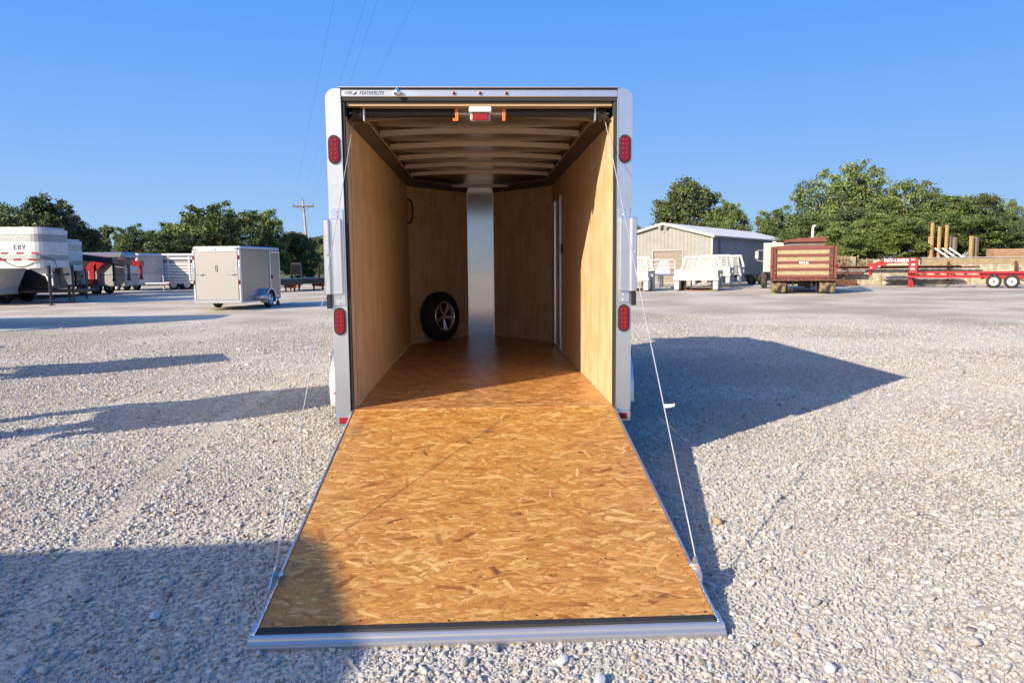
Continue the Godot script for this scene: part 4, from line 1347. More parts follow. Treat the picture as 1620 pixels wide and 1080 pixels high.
# ---------------------------------------------------------------- the right side of the lot
# white aluminium truck body with slatted headache rack; +x forward, rear at x = 0
func utility_bed(label: String, at: Vector3, yaw: float, on_beams: bool) -> Node3D:
	var o := thing("truck_bed", label, "truck bed", at, yaw, "white truck beds set out on the gravel")
	var hw := 1.2
	bx(o, "rear_bumper", Vector3(-0.06, 0.58, -hw - 0.03), Vector3(0.12, 0.78, hw + 0.03), M.white_bed, 0.015)
	var tail := bx(o, "tailgate", Vector3(0.0, 0.785, -hw + 0.02), Vector3(0.05, 1.15, hw - 0.02), M.white_bed, 0.01)
	for s in [-0.78, 0.78]:
		bx(tail, "seam", Vector3(-0.012, 0.79, s - 0.008), Vector3(0.0, 1.14, s + 0.008), M.trim_grey, 0.0)
	bx(o, "top_rail", Vector3(-0.03, 1.155, -hw - 0.01), Vector3(0.08, 1.21, hw + 0.01), M.white_bed, 0.015)
	bx(o, "deck", Vector3(0.06, 0.785, -hw + 0.1), Vector3(2.6, 0.86, hw - 0.1), M.alu, 0.01)
	for s in [-1.0, 1.0]:
		var sg := 0.0 if s > 0 else 0.0
		bx(o, "side_box", Vector3(0.13, 0.6, s * hw - 0.16 * (1 + s) - 0.02), Vector3(0.95, 1.13, s * hw + 0.16 * (1 - s) + 0.02), M.white_bed, 0.02)
		bx(o, "side_box", Vector3(1.75, 0.12, s * hw - 0.16 * (1 + s) - 0.02), Vector3(2.6, 1.13, s * hw + 0.16 * (1 - s) + 0.02), M.white_bed, 0.02)
		bx(o, "rail", Vector3(0.96, 0.95, s * hw - 0.06), Vector3(1.74, 1.13, s * hw + 0.06), M.white_bed, 0.02)
		bx(o, "skirt_box", Vector3(0.02, 0.06, s * (hw - 0.15) - 0.14), Vector3(0.9, 0.575, s * (hw - 0.15) + 0.14), M.alu, 0.02)
		bx(o, "wheel_arch_liner", Vector3(0.98, 0.12, s * (hw - 0.25) - 0.1), Vector3(1.72, 0.93, s * (hw - 0.25) + 0.1), M.rubber, 0.1)
		bx(o, "marker_light", Vector3(0.4, 0.64, s * (hw + 0.026) - 0.012), Vector3(0.5, 0.70, s * (hw + 0.026) + 0.012), M.red_lens, 0.004)
	# rack: a truncated frame leaning slightly, with slats
	var r := MB.new()
	for s in [-1.0, 1.0]:
		r.bar(Vector3(2.45, 1.13, s * 1.12), Vector3(2.5, 1.86, s * 0.92), 0.14, 0.1, Vector3.RIGHT, 0.01)
		r.bar(Vector3(2.46, 1.13, s * 0.82), Vector3(2.5, 1.8, s * 0.70), 0.07, 0.05, Vector3.RIGHT, 0.01)
	r.bar(Vector3(2.5, 1.86, -0.98), Vector3(2.5, 1.86, 0.98), 0.16, 0.17, Vector3.UP, 0.03)
	var rack := part(o, "headache_rack", r, M.white_bed)
	for i in 5:
		bx(rack, "slat", Vector3(2.47, 1.18 + i * 0.12, -0.78), Vector3(2.5, 1.24 + i * 0.12, 0.78), M.white_bed, 0.008)
	for s in [-0.4, 0.0, 0.4]:
		bx(rack, "upright", Vector3(2.44, 1.13, s - 0.03), Vector3(2.47, 1.8, s + 0.03), M.white_bed, 0.006)
	if on_beams:
		for z in [-0.62, -0.3, 0.78]:
			bx(o, "support_leg", Vector3(0.5, 0.06, z - 0.03), Vector3(0.56, 0.58, z + 0.03), M.rust, 0.0)
		bx(o, "support_beam", Vector3(0.44, 0.0, -1.1), Vector3(0.56, 0.06, 1.1), M.rust, 0.0)
		bx(o, "support_beam", Vector3(2.0, 0.0, -1.1), Vector3(2.12, 0.1, 1.1), M.rust, 0.0)
	return o

func open_bed(label: String, at: Vector3, yaw: float) -> void:
	# bare flatbed with grey tube headboard on a pedestal
	var o := thing("truck_bed", label, "truck bed", at, yaw, "")
	bx(o, "deck", Vector3(0, 0.78, -1.1), Vector3(2.4, 0.9, 1.1), M.alu, 0.02)
	bx(o, "base_plate", Vector3(0.2, 0.02, -0.7), Vector3(1.6, 0.08, 0.9), M.white_bed, 0.01)
	var pd := MB.new()
	pd.cyl(Vector3(0.5, 0.05, 0.2), Vector3(0.5, 0.8, 0.2), 0.1, 0.1, 10)
	pd.cyl(Vector3(1.8, 0.05, 0.2), Vector3(1.8, 0.8, 0.2), 0.1, 0.1, 10)
	part(o, "pedestal", pd, M.alu)
	var f := MB.new()
	f.tube([Vector3(2.3, 0.9, -1.08), Vector3(2.32, 1.65, -1.05), Vector3(2.32, 1.74, -0.95), Vector3(2.32, 1.74, 0.85), Vector3(2.32, 1.65, 0.95), Vector3(2.3, 0.9, 1.0)], 0.045, 8)
	for y in [1.1, 1.28, 1.46]:
		f.tube([Vector3(2.31, y, -1.05), Vector3(2.31, y, 1.0)], 0.035, 6)
	f.tube([Vector3(2.31, 0.9, 0.3), Vector3(2.31, 1.74, 0.3)], 0.03, 6)
	part(o, "headboard", f, M.white_bed)
	var pn := MB.new()
	pn.prism([Vector2(-1.05, 0.9), Vector2(-0.1, 0.9), Vector2(-0.42, 1.7), Vector2(-1.0, 1.7)], -0.015, 0.015)
	var side := part(o, "punched_panel", pn, M.punched)
	side.transform = Transform3D(Basis(Vector3.UP, PI / 2), Vector3(1.2, 0, -0.3))

func stake_truck() -> void:
	var ps := 0.385
	var o := thing("stake_truck", "old farm truck with red stake bed, tan planks and white cab seen from behind", "truck", Vector3(15.75, 0, -30.2), PI / 2 - ps)
	var hw := 1.50
	var y0 := 0.78
	var y1 := 2.30
	bx(o, "bed_floor", Vector3(0.0, y0 - 0.14, -hw), Vector3(6.2, y0, hw), M.rust, 0.01)
	var tg := bx(o, "tailgate", Vector3(0.02, y0, -hw + 0.03), Vector3(0.06, y1 - 0.02, hw - 0.03), M.bed_plank, 0.005)
	for i in 4:
		bx(tg, "tan_plank", Vector3(-0.01, y0 + 0.14 + i * 0.34, -hw + 0.30), Vector3(0.018, y0 + 0.345 + i * 0.34, hw - 0.34), M.bed_plank, 0.004)
	for i in 5:
		var h := 0.125 if i < 4 else 0.19
		var yy := y0 + 0.008 + i * 0.34
		bx(tg, "red_slat", Vector3(-0.04, yy, -hw + 0.26), Vector3(0.0, yy + h, hw - 0.30), M.old_red, 0.008)
	for z in [[-hw, -hw + 0.11], [-hw + 0.13, -hw + 0.27], [hw - 0.33, hw - 0.15], [hw - 0.12, hw]]:
		bx(o, "corner_stake", Vector3(-0.08, y0, z[0]), Vector3(-0.03, y1 + 0.02, z[1]), M.rust if z[0] > -hw and z[1] < hw else M.old_red, 0.01)
	text(tg, "lettering", "MFA JL", 0.10, Transform3D(Basis(Vector3.UP, -PI / 2), Vector3(-0.045, y0 + 0.742, 0.02)), M.decal_white)
	for s in [-1.0, 1.0]:
		for i in 5:
			bx(o, "side_slat", Vector3(0.1, y0 + 0.05 + i * 0.3, s * (hw - 0.03) - 0.02), Vector3(6.1, y0 + 0.27 + i * 0.3, s * (hw - 0.03) + 0.02), M.old_red, 0.008)
		for x in [1.2, 2.6, 4.0, 5.6]:
			bx(o, "side_stake", Vector3(x, y0, s * hw - 0.035), Vector3(x + 0.12, y1, s * hw + 0.035), M.rust, 0.01)
		bx(o, "tail_light", Vector3(-0.10, y0 + 0.5, s * (hw - 0.06) - 0.04), Vector3(-0.08, y0 + 0.64, s * (hw - 0.06) + 0.04), M.red_led, 0.015)
		var mf := bx(o, "mud_flap", Vector3(0.22, 0.08, s * 1.12 - 0.36), Vector3(0.25, y0 - 0.15, s * 1.12 + 0.36), M.mud_flap, 0.0)
		mf.rotation.z = 0.03 * s
		for z in [0.82, 1.18]:
			wheel(o, "wheel", Vector3(1.25, 0.52, s * z), 0.52, 0.28, M.dusty_tyre, M.rust, s)
		wheel(o, "wheel", Vector3(8.4, 0.52, s * 1.22 - 0.72), 0.52, 0.34, M.dusty_tyre, M.alu_dull, s)
		bx(o, "chassis_rail", Vector3(0.3, 0.42, s * 0.42 - 0.05), Vector3(9.2, 0.62, s * 0.42 + 0.05), M.black, 0.0)
	var ax := MB.new()
	ax.cyl(Vector3(1.25, 0.52, -1.1), Vector3(1.25, 0.52, 1.1), 0.08, 0.08, 8)
	ax.cyl(Vector3(1.25, 0.52, -0.2), Vector3(1.25, 0.52, 0.2), 0.2, 0.2, 10)
	ax.tube([Vector3(0.5, 0.6, -0.2), Vector3(0.9, 0.3, 0.4), Vector3(0.4, 0.45, 0.9)], 0.03, 6)
	part(o, "rear_axle", ax, M.black)
	for s in [-0.62, -0.48, 0.62]:
		bx(o, "hanger", Vector3(0.28, 0.12, s - 0.025), Vector3(0.32, y0 - 0.14, s + 0.025), M.black, 0.0)
	# headboard above the bed
	bx(o, "headboard", Vector3(6.0, y1, -0.9), Vector3(6.1, 2.66, 1.25), M.grey_wood, 0.01)
	var hb := MB.new()
	hb.xf = Transform3D(Basis(Vector3.UP, -PI / 2), Vector3(6.0, 0, 0))
	hb.prism([Vector2(-0.98, 2.60), Vector2(-0.80, 2.78), Vector2(-0.2, 2.86), Vector2(1.25, 2.92), Vector2(1.32, 2.66), Vector2(-0.6, 2.66)], -0.06, 0.16)
	part(o, "red_top_board", hb, M.old_red)
	# cab
	var cb := MB.new()
	cb.prism([Vector2(6.5, 1.0), Vector2(6.5, 2.58), Vector2(6.6, 2.66), Vector2(7.9, 2.62), Vector2(8.35, 1.85), Vector2(9.5, 1.75), Vector2(9.6, 1.0)], -1.98, 0.40)
	var cab := part(o, "cab", cb, M.cab_white)
	bx(cab, "rear_window", Vector3(6.48, 1.85, -1.5), Vector3(6.499, 2.4, -0.05), M.black, 0.01)
	bx(cab, "side_window", Vector3(6.9, 1.85, -2.0), Vector3(7.8, 2.4, -1.981), M.black, 0.01)
	var mi := MB.new()
	mi.box(Vector3(8.0, 1.75, -2.48), Vector3(8.08, 2.2, -2.28), 0.02)
	mi.tube([Vector3(8.0, 2.25, -1.97), Vector3(8.04, 2.25, -2.36), Vector3(8.04, 1.65, -2.36), Vector3(8.0, 1.6, -1.97)], 0.018, 6)
	part(cab, "mirror", mi, M.trim_grey)
	bx(cab, "marker_light", Vector3(7.0, 2.63, -1.5), Vector3(7.15, 2.74, -1.3), M.lens_white, 0.02)
	var ex := MB.new()
	ex.tube([Vector3(6.35, 0.8, 0.62), Vector3(6.35, 3.35, 0.62), Vector3(6.33, 3.5, 0.64), Vector3(6.26, 3.58, 0.74)], 0.075, 10)
	part(o, "exhaust_stack", ex, M.white)
	bx(o, "fuel_tank", Vector3(5.6, 0.45, -1.35), Vector3(6.4, 0.98, -0.75), M.alu_dull, 0.08)

func red_gooseneck() -> void:
	# neck at left, deck running to the right edge of the picture; +x forward is leftwards
	var o := thing("gooseneck_trailer", "bright red gooseneck equipment trailer parked before the concrete wall", "trailer", Vector3(24.1, 0, -39.55), PI - 0.62)
	var RP: Material = M.red_paint
	var nk := MB.new()
	for s in [-0.28, 0.28]:
		nk.prism([Vector2(-2.55, 0.9), Vector2(-2.55, 1.72), Vector2(-0.9, 1.72), Vector2(0.0, 1.36), Vector2(0.0, 1.02), Vector2(-0.22, 1.04), Vector2(-0.95, 1.40), Vector2(-2.0, 1.42), Vector2(-2.12, 1.3), Vector2(-2.12, 0.9)], s - 0.06, s + 0.06)
	nk.box(Vector3(-2.5, 1.45, -0.22), Vector3(-0.95, 1.7, 0.22), 0.0)
	part(o, "neck", nk, RP)
	var cp := MB.new()
	cp.box(Vector3(-0.1, 0.98, -0.16), Vector3(0.12, 1.42, 0.16), 0.02)
	cp.cyl(Vector3(0.0, 0.68, 0), Vector3(0, 1.0, 0), 0.09, 0.09, 10)
	part(o, "coupler", cp, RP)
	# the camera sees the side at local +z or -z: lettering on both neck plates
	text(o, "lettering", "PAY-LINER", 0.19, Transform3D(Basis(Vector3.UP, PI), Vector3(-1.42, 1.575, -0.345)), M.decal_white)
	for t in [[-2.42, 1.60, 0.2, 0.05], [-2.42, 1.28, 0.18, 0.09], [-2.42, 1.03, 0.22, 0.08], [-2.42, 0.66, 0.2, 0.06], [-0.55, 1.20, 0.1, 0.06], [-0.10, 1.12, 0.08, 0.06]]:
		bx(o, "white_decal", Vector3(t[0], t[1], -0.346), Vector3(t[0] + t[2], t[1] + t[3], -0.342), M.decal_white, 0.0)
	for s in [-1.0, 1.0]:
		bx(o, "top_rail", Vector3(-11.5, 0.83, s * 1.15 - 0.05), Vector3(-2.1, 0.90, s * 1.15 + 0.05), RP, 0.01)
		bx(o, "bottom_rail", Vector3(-5.9, 0.56, s * 1.12 - 0.05), Vector3(-2.1, 0.69, s * 1.12 + 0.05), RP, 0.01)
		for i in 5:
			bx(o, "stay", Vector3(-2.9 - i * 0.72, 0.69, s * 1.12 - 0.03), Vector3(-2.8 - i * 0.72, 0.83, s * 1.12 + 0.03), RP, 0.0)
		bx(o, "rear_frame", Vector3(-11.5, 0.50, s * 0.9 - 0.06), Vector3(-5.8, 0.80, s * 0.9 + 0.06), RP, 0.01)
		bx(o, "landing_leg", Vector3(-2.3, 0.05, s * 0.9 - 0.06), Vector3(-2.16, 0.9, s * 0.9 + 0.06), RP, 0.01)
		bx(o, "foot_plate", Vector3(-2.36, 0.0, s * 0.9 - 0.13), Vector3(-2.1, 0.05, s * 0.9 + 0.13), RP, 0.005)
		for x in [-6.42, -7.26]:
			wheel(o, "wheel", Vector3(x, 0.37, s * 1.08), 0.37, 0.26, M.tyre, M.white, s, false, RP)
	for i in 14:
		bx(o, "cross_member", Vector3(-11.4 + i * 0.7, 0.74, -1.1), Vector3(-11.32 + i * 0.7, 0.828, 1.1), RP, 0.0)
	bx(o, "neck_post", Vector3(-2.5, 0.55, -0.95), Vector3(-2.12, 0.9, 0.95), RP, 0.01)

func right_lot() -> void:
	utility_bed("white truck bed with slatted rack standing alone in front, on rusty legs", Vector3(11.95, 0, -35.3), PI / 2 - 0.40, true)
	utility_bed("white truck bed half hidden behind the trailer's right rear post", Vector3(8.15, 0, -35.6), PI / 2 - 0.36, true)
	open_bed("open white truck bed with tube headboard between the two front beds", Vector3(10.7, 0, -39.6), PI / 2 - 0.35)
	utility_bed("white truck bed directly behind the lone front one, its rack showing over it", Vector3(14.4, 0.12, -40.6), PI / 2 - 0.42, false)
	utility_bed("white truck bed rearmost at right, before the grey side wall", Vector3(16.3, 0.12, -43.9), PI / 2 - 0.42, false)
	# black trailer tongue before the grey wall
	var o := thing("utility_trailer", "black utility trailer with jack and spare before the grey metal wall", "trailer", Vector3(17.35, 0, -45.6), 0.15)
	var f := MB.new()
	f.box(Vector3(0.3, 0.5, -0.5), Vector3(3.2, 0.72, 0.6), 0.02)
	f.bar(Vector3(0.35, 0.6, 0.0), Vector3(-0.7, 0.6, 0.0), 0.12, 0.14)
	part(o, "frame", f, M.black_paint)
	var j := MB.new()
	j.cyl(Vector3(-0.35, 0.0, 0.1), Vector3(-0.35, 1.25, 0.1), 0.06, 0.06, 8)
	j.box(Vector3(-0.55, 0.85, -0.1), Vector3(-0.15, 1.3, 0.25), 0.05)
	part(o, "jack", j, M.black_paint)
	var h := MB.new()
	h.tube([Vector3(-0.3, 1.2, 0), Vector3(0.1, 1.1, 0.1), Vector3(0.4, 0.85, 0.1), Vector3(0.6, 0.7, 0.1)], 0.05, 6)
	part(o, "hose", h, M.black)
	for x in [1.3, 2.1]:
		wheel(o, "wheel", Vector3(x, 0.36, 0.62), 0.36, 0.24, M.tyre, M.black_paint, 1.0)
	stake_truck()
	red_gooseneck()

# ---------------------------------------------------------------- utility pole and lines
func pole_and_wires() -> void:
	var o := thing("utility_pole", "tall weathered wooden utility pole with one crossarm at left", "utility pole", Vector3(-25.0, 0, -105), 0.0)
	var mb := MB.new()
	mb.cyl(Vector3(0.25, -0.3, 0), Vector3(-0.38, 10.9, 0), 0.24, 0.13, 10)
	part(o, "pole", mb, M.pole_wood)
	mb = MB.new()
	mb.box(Vector3(-1.85, 9.92, 0.12), Vector3(1.2, 10.16, 0.32), 0.01)
	part(o, "crossarm", mb, M.cross_wood)
	for s in [[-1.25, 9.92], [0.6, 9.92]]:
		mb = MB.new()
		mb.bar(Vector3(s[0], s[1], 0.22), Vector3(-0.32, 9.35, 0.22), 0.06, 0.06)
		part(o, "brace", mb, M.cross_wood)
	for x in [-1.74, 1.08, -0.39]:
		var y := 10.16 if x != -0.39 else 10.9
		mb = MB.new()
		mb.cyl(Vector3(x, y, 0.2), Vector3(x, y + 0.2, 0.2), 0.05, 0.04, 8)
		mb.cyl(Vector3(x, y + 0.2, 0.2), Vector3(x, y + 0.32, 0.2), 0.08, 0.05, 8)
		part(o, "insulator", mb, M.grey_wood)
	var ends := [[-1.74, 10.45, -3.59, 8.25, "leftmost power line from the pole's crossarm over the lot"], [-0.39, 11.2, -2.80, 8.25, "power line from the pole's tip over the lot"], [0.2, 9.3, -2.50, 8.25, "power line from below the crossarm, second from the right"], [1.08, 10.45, -1.58, 8.25, "rightmost power line from the pole's crossarm over the lot"]]
	for e in ends:
		var a := Vector3(-25.0 + e[0], e[1], -104.8)
		var b := Vector3(e[2], e[3], -14.0)
		mb = MB.new()
		var pts := []
		for i in 25:
			var t := i / 24.0 * 1.5
			pts.append(a.lerp(b, t) + Vector3(0, -0.9 * (1.0 - pow(t / 0.75 - 1.0, 2.0)), 0) * 0.05)
		mb.tube(pts, 0.003, 4)
		meta(part(self, "power_line", mb, M.wire), e[4], "power line")

# ---------------------------------------------------------------- the open enclosed trailer
func oval(hw: float, hh: float, n := 8) -> Array:
	var a := []
	for i in n + 1:
		var t := PI * i / n
		a.append(Vector2(cos(t) * hw, hh - hw + sin(t) * hw))
	for i in n + 1:
		var t := PI + PI * i / n
		a.append(Vector2(cos(t) * hw, -(hh - hw) + sin(t) * hw))
	return a

func main_trailer() -> void:
	var FL := 0.513
	var HT := 2.825
	var ZB := -4.786
	var ZN := -5.796
	var HN := 0.203
	var CL := 2.80
	var o := thing("enclosed_trailer", "tall silver enclosed cargo trailer with open rear, wooden inside and lowered wooden ramp", "trailer")
	# skin
	for s in [-1.0, 1.0]:
		bx(o, "side_wall", Vector3(minf(s * 1.10, s * 1.135), 0.47, ZB - 0.02), Vector3(maxf(s * 1.10, s * 1.135), 2.86, -0.065), M.alu_sheet, 0.0)
		var nb := MB.new()
		nb.quad(Vector3(s * 1.12, 0.47, ZB - 0.02), Vector3(s * (HN + 0.06), 0.47, ZN - 0.1), Vector3(s * (HN + 0.06), 2.88, ZN - 0.1), Vector3(s * 1.12, 2.88, ZB - 0.02), Vector3(s, 0, -1))
		part(o, "nose_skin", nb, M.alu_sheet)
		var rail := MB.new()
		rail.xf = Transform3D(Basis(), Vector3(s * 1.07, 2.85, 0))
		rail.cyl(Vector3(0, 0, -0.064), Vector3(0, 0, ZB - 0.02), 0.07, 0.07, 14)
		part(o, "roof_rail", rail, M.alu)
		# rear post with rounded top corner
		var pl := [Vector2(s * 1.031, 0.477), Vector2(s * 1.144, 0.477)]
		for i in 7:
			var t := PI / 2 * i / 6.0
			pl.append(Vector2(s * (1.072 + cos(t) * 0.072), 2.845 + sin(t) * 0.072))
		pl.append(Vector2(s * 1.031, 2.917))
		var pb := MB.new()
		pb.prism(pl, -0.06, 0.02)
		part(o, "corner_post", pb, M.alu)
		# black seal down the opening
		bx(o, "door_seal", Vector3(minf(s * 1.001, s * 1.030), FL - 0.02, -0.05), Vector3(maxf(s * 1.001, s * 1.030), HT - 0.001, 0.010), M.rubber, 0.006)
		bx(o, "seal_channel", Vector3(minf(s * 1.028, s * 1.034), FL - 0.02, 0.0), Vector3(maxf(s * 1.028, s * 1.034), 2.84, 0.024), M.alu_bright, 0.001)
	var cap := MB.new()
	cap.quad(Vector3(-HN - 0.06, 0.47, ZN - 0.1), Vector3(HN + 0.06, 0.47, ZN - 0.1), Vector3(HN + 0.06, 2.88, ZN - 0.1), Vector3(-HN - 0.06, 2.88, ZN - 0.1), Vector3(0, 0, -1))
	part(o, "nose_skin", cap, M.alu_sheet)
	var rf := MB.new()
	rf.xf = Transform3D(Basis(Vector3.RIGHT, PI / 2), Vector3.ZERO)
	rf.prism([Vector2(-1.07, -0.062), Vector2(1.07, -0.062), Vector2(1.07, ZB), Vector2(HN + 0.06, ZN - 0.1), Vector2(-HN - 0.06, ZN - 0.1), Vector2(-1.07, ZB)], -2.89, -2.918)
	part(o, "roof", rf, M.alu_dull)
	bx(o, "header", Vector3(-1.029, HT + 0.031, -0.06), Vector3(1.029, 2.910, 0.016), M.alu, 0.006)
	bx(o, "header_seam", Vector3(-1.045, 2.9115, -0.05), Vector3(1.045, 2.9205, 0.012), M.black, 0.0)
	bx(o, "roof_edge", Vector3(-1.05, 2.921, -0.08), Vector3(1.05, 2.932, 0.026), M.alu_bright, 0.003)
	bx(o, "door_seal", Vector3(-1.030, HT, -0.05), Vector3(1.030, HT + 0.030, 0.010), M.rubber, 0.006)
	bx(o, "header_lining", Vector3(-0.998, HT - 0.028, -0.10), Vector3(0.998, HT - 0.001, -0.02), M.lining_trim, 0.003)
	# floor
	var fb := MB.new()
	var fp := [Vector3(-1.0, FL, 0.026), Vector3(1.0, FL, 0.026), Vector3(1.0, FL, ZB), Vector3(HN, FL, ZN), Vector3(-HN, FL, ZN), Vector3(-1.0, FL, ZB)]
	fb.fan(fp, Vector3.UP)
	fb.quad(Vector3(-1.0, FL, 0.026), Vector3(1.0, FL, 0.026), Vector3(1.0, FL - 0.02, 0.026), Vector3(-1.0, FL - 0.02, 0.026), Vector3.BACK)
	M.floor_board.uv1_scale = Vector3(1 / 2.05, 1 / 2.05, 1)
	part(o, "floor", fb, M.floor_board)
	bx(o, "rear_sill", Vector3(-1.03, 0.40, -0.08), Vector3(1.03, FL - 0.032, 0.0), M.alu_dull, 0.004)
	# plywood lining in sheets with joints
	M.plywood.uv1_scale = Vector3(0.82, 0.41, 1)
	var cuts := [-0.003, -0.15, -1.39, -2.61, -3.60, ZB]
	for s in [-1.0, 1.0]:
		for i in cuts.size() - 1:
			var z1: float = cuts[i] - (0.034 if i == 1 and s < 0.0 else 0.004 if i > 0 else 0.0)
			var z0: float = cuts[i + 1] + 0.0015
			if s > 0.0 and i == 4:
				bx(o, "wall_sheet", Vector3(1.0, 2.46, z0), Vector3(1.012, 2.72, z1), M.plywood, 0.001)
				bx(o, "wall_sheet", Vector3(1.0, FL, z0), Vector3(1.012, 2.458, -4.565), M.plywood, 0.001)
				continue
			bx(o, "wall_sheet", Vector3(minf(s, s * 1.012), FL + 0.001, z0), Vector3(maxf(s, s * 1.012), 2.72, z1), M.plywood, 0.001)
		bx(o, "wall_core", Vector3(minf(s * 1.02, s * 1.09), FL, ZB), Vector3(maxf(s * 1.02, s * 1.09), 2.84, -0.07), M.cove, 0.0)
		var nl := MB.new()
		nl.quad(Vector3(s, FL + 0.001, ZB), Vector3(s * HN, FL + 0.001, ZN), Vector3(s * HN, 2.70, ZN), Vector3(s, 2.70, ZB), Vector3(-s, 0, 1))
		nl.quad(Vector3(s * 1.012, FL, ZB - 0.012), Vector3(s * (HN + 0.01), FL, ZN - 0.012), Vector3(s * (HN + 0.01), 2.70, ZN - 0.012), Vector3(s * 1.012, 2.70, ZB - 0.012), Vector3(s, 0, -1))
		part(o, "nose_lining", nl, M.plywood)
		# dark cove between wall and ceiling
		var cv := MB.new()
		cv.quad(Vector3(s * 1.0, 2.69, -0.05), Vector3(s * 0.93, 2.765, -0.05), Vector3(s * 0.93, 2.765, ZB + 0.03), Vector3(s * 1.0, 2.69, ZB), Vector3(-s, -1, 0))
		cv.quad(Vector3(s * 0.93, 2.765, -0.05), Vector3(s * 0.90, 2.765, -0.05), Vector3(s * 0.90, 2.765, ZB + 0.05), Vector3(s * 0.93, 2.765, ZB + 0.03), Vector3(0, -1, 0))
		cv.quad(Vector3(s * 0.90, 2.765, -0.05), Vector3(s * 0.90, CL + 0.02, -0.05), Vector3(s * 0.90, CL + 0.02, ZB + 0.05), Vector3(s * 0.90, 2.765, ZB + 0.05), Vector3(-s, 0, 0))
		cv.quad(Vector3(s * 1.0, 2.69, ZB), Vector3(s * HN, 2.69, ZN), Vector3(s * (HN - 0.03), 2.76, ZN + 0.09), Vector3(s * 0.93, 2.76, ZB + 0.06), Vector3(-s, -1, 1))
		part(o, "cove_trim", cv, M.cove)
		bx(o, "cove_lip", Vector3(minf(s * 0.895, s * 0.905), 2.755, ZB + 0.06), Vector3(maxf(s * 0.895, s * 0.905), 2.772, -0.1), M.bow, 0.001)
	bx(o, "nose_plate", Vector3(-HN, FL + 0.001, ZN - 0.012), Vector3(HN, 2.695, ZN), M.nose_metal, 0.0)
	for s in [-1.0, 1.0]:
		bx(o, "nose_plate_edge", Vector3(minf(s * HN, s * (HN - 0.008)), FL + 0.002, ZN), Vector3(maxf(s * HN, s * (HN - 0.008)), 2.69, ZN + 0.006), M.alu, 0.001)
	# ceiling sheets and bows
	var cz := [-0.06, -1.5, -3.0, -4.5, ZN]
	for i in 4:
		bx(o, "ceiling_sheet", Vector3(-1.06, CL + 0.022, cz[i + 1] + 0.001), Vector3(1.06, CL + 0.03, cz[i] - 0.001), M.ceiling_metal, 0.0)
	for i in 6:
		var z := -0.36 - i * 0.755
		var b := MB.new()
		for k in 10:
			var x0 := -0.89 + 1.78 * k / 10.0
			var x1 := -0.89 + 1.78 * (k + 1) / 10.0
			var y0 := 2.752 + 0.030 * (1.0 - pow(x0 / 0.89, 2.0))
			var y1 := 2.752 + 0.030 * (1.0 - pow(x1 / 0.89, 2.0))
			for q in [[-0.022, 0.022, 0.0, 0.0], [-0.022, -0.022, 0.0, 0.045], [0.022, 0.022, 0.0, 0.045], [0.022, 0.055, 0.045, 0.045], [-0.055, -0.022, 0.045, 0.045]]:
				var out := Vector3(0, -1, 0) if q[2] == q[3] else Vector3(0, 0, signf(q[0]))
				b.quad(Vector3(x0, y0 + q[2], z + q[0]), Vector3(x1, y1 + q[2], z + q[0]), Vector3(x1, y1 + q[3], z + q[1]), Vector3(x0, y0 + q[3], z + q[1]), out)
		part(o, "ceiling_bow", b, M.bow)
	bx(o, "ceiling_light", Vector3(-0.40, 2.70, -5.12), Vector3(0.40, 2.735, -5.04), M.bow, 0.008)
	# side door seen from inside
	var sd := bx(o, "side_door", Vector3(1.008, FL + 0.03, -4.14), Vector3(1.014, 2.43, -3.70), M.plywood, 0.0)
	bx(sd, "jamb", Vector3(0.985, FL + 0.005, -4.56), Vector3(1.02, 2.46, -4.36), M.alu_bright, 0.004)
	bx(sd, "jamb", Vector3(1.002, FL + 0.006, -4.358), Vector3(1.025, 2.455, -4.14), M.alu, 0.004)
	bx(sd, "jamb", Vector3(0.975, FL + 0.005, -3.695), Vector3(1.02, 2.46, -3.615), M.alu_bright, 0.004)
	bx(sd, "head", Vector3(0.985, 2.431, -4.358), Vector3(1.02, 2.459, -3.696), M.alu, 0.002)
	bx(sd, "threshold", Vector3(0.985, FL + 0.002, -4.358), Vector3(1.02, FL + 0.028, -3.696), M.alu, 0.002)
	bx(sd, "latch", Vector3(0.99, 1.45, -3.86), Vector3(1.007, 1.56, -3.80), M.black, 0.004)
	bx(o, "light_switch", Vector3(0.985, 1.74, -3.50), Vector3(0.9995, 1.86, -3.43), M.black, 0.004)
	var gh := MB.new()
	gh.tube([Vector3(-1.0, 2.50, -4.66), Vector3(-0.95, 2.49, -4.66), Vector3(-0.925, 2.40, -4.66), Vector3(-0.925, 2.28, -4.66), Vector3(-0.95, 2.19, -4.66), Vector3(-1.0, 2.18, -4.66)], 0.014, 8)
	part(o, "grab_handle", gh, M.black)
	# spring tube behind the header
	for s in [-1.0, 1.0]:
		var sp := MB.new()
		var x := 0.20
		while x < 0.86:
			sp.cyl(Vector3(s * x, 2.765, -0.13), Vector3(s * (x + 0.010), 2.765, -0.13), 0.033, 0.033, 10, false)
			sp.cyl(Vector3(s * (x + 0.010), 2.765, -0.13), Vector3(s * (x + 0.0148), 2.765, -0.13), 0.029, 0.029, 10, false)
			x += 0.0148
		part(o, "lift_spring", sp, M.spring)
		var rod := MB.new()
		rod.cyl(Vector3(s * 0.02, 2.765, -0.13), Vector3(s * 0.99, 2.765, -0.13), 0.013, 0.013, 8)
		part(o, "spring_rod", rod, M.alu_dull)
		bx(o, "spring_bracket", Vector3(minf(s * 0.872, s * 0.885), 2.70, -0.18), Vector3(maxf(s * 0.872, s * 0.885), 2.797, -0.08), M.alu, 0.002)
		var dr := MB.new()
		dr.cyl(Vector3(s * 0.90, 2.755, -0.13), Vector3(s * 0.965, 2.755, -0.13), 0.052, 0.052, 16)
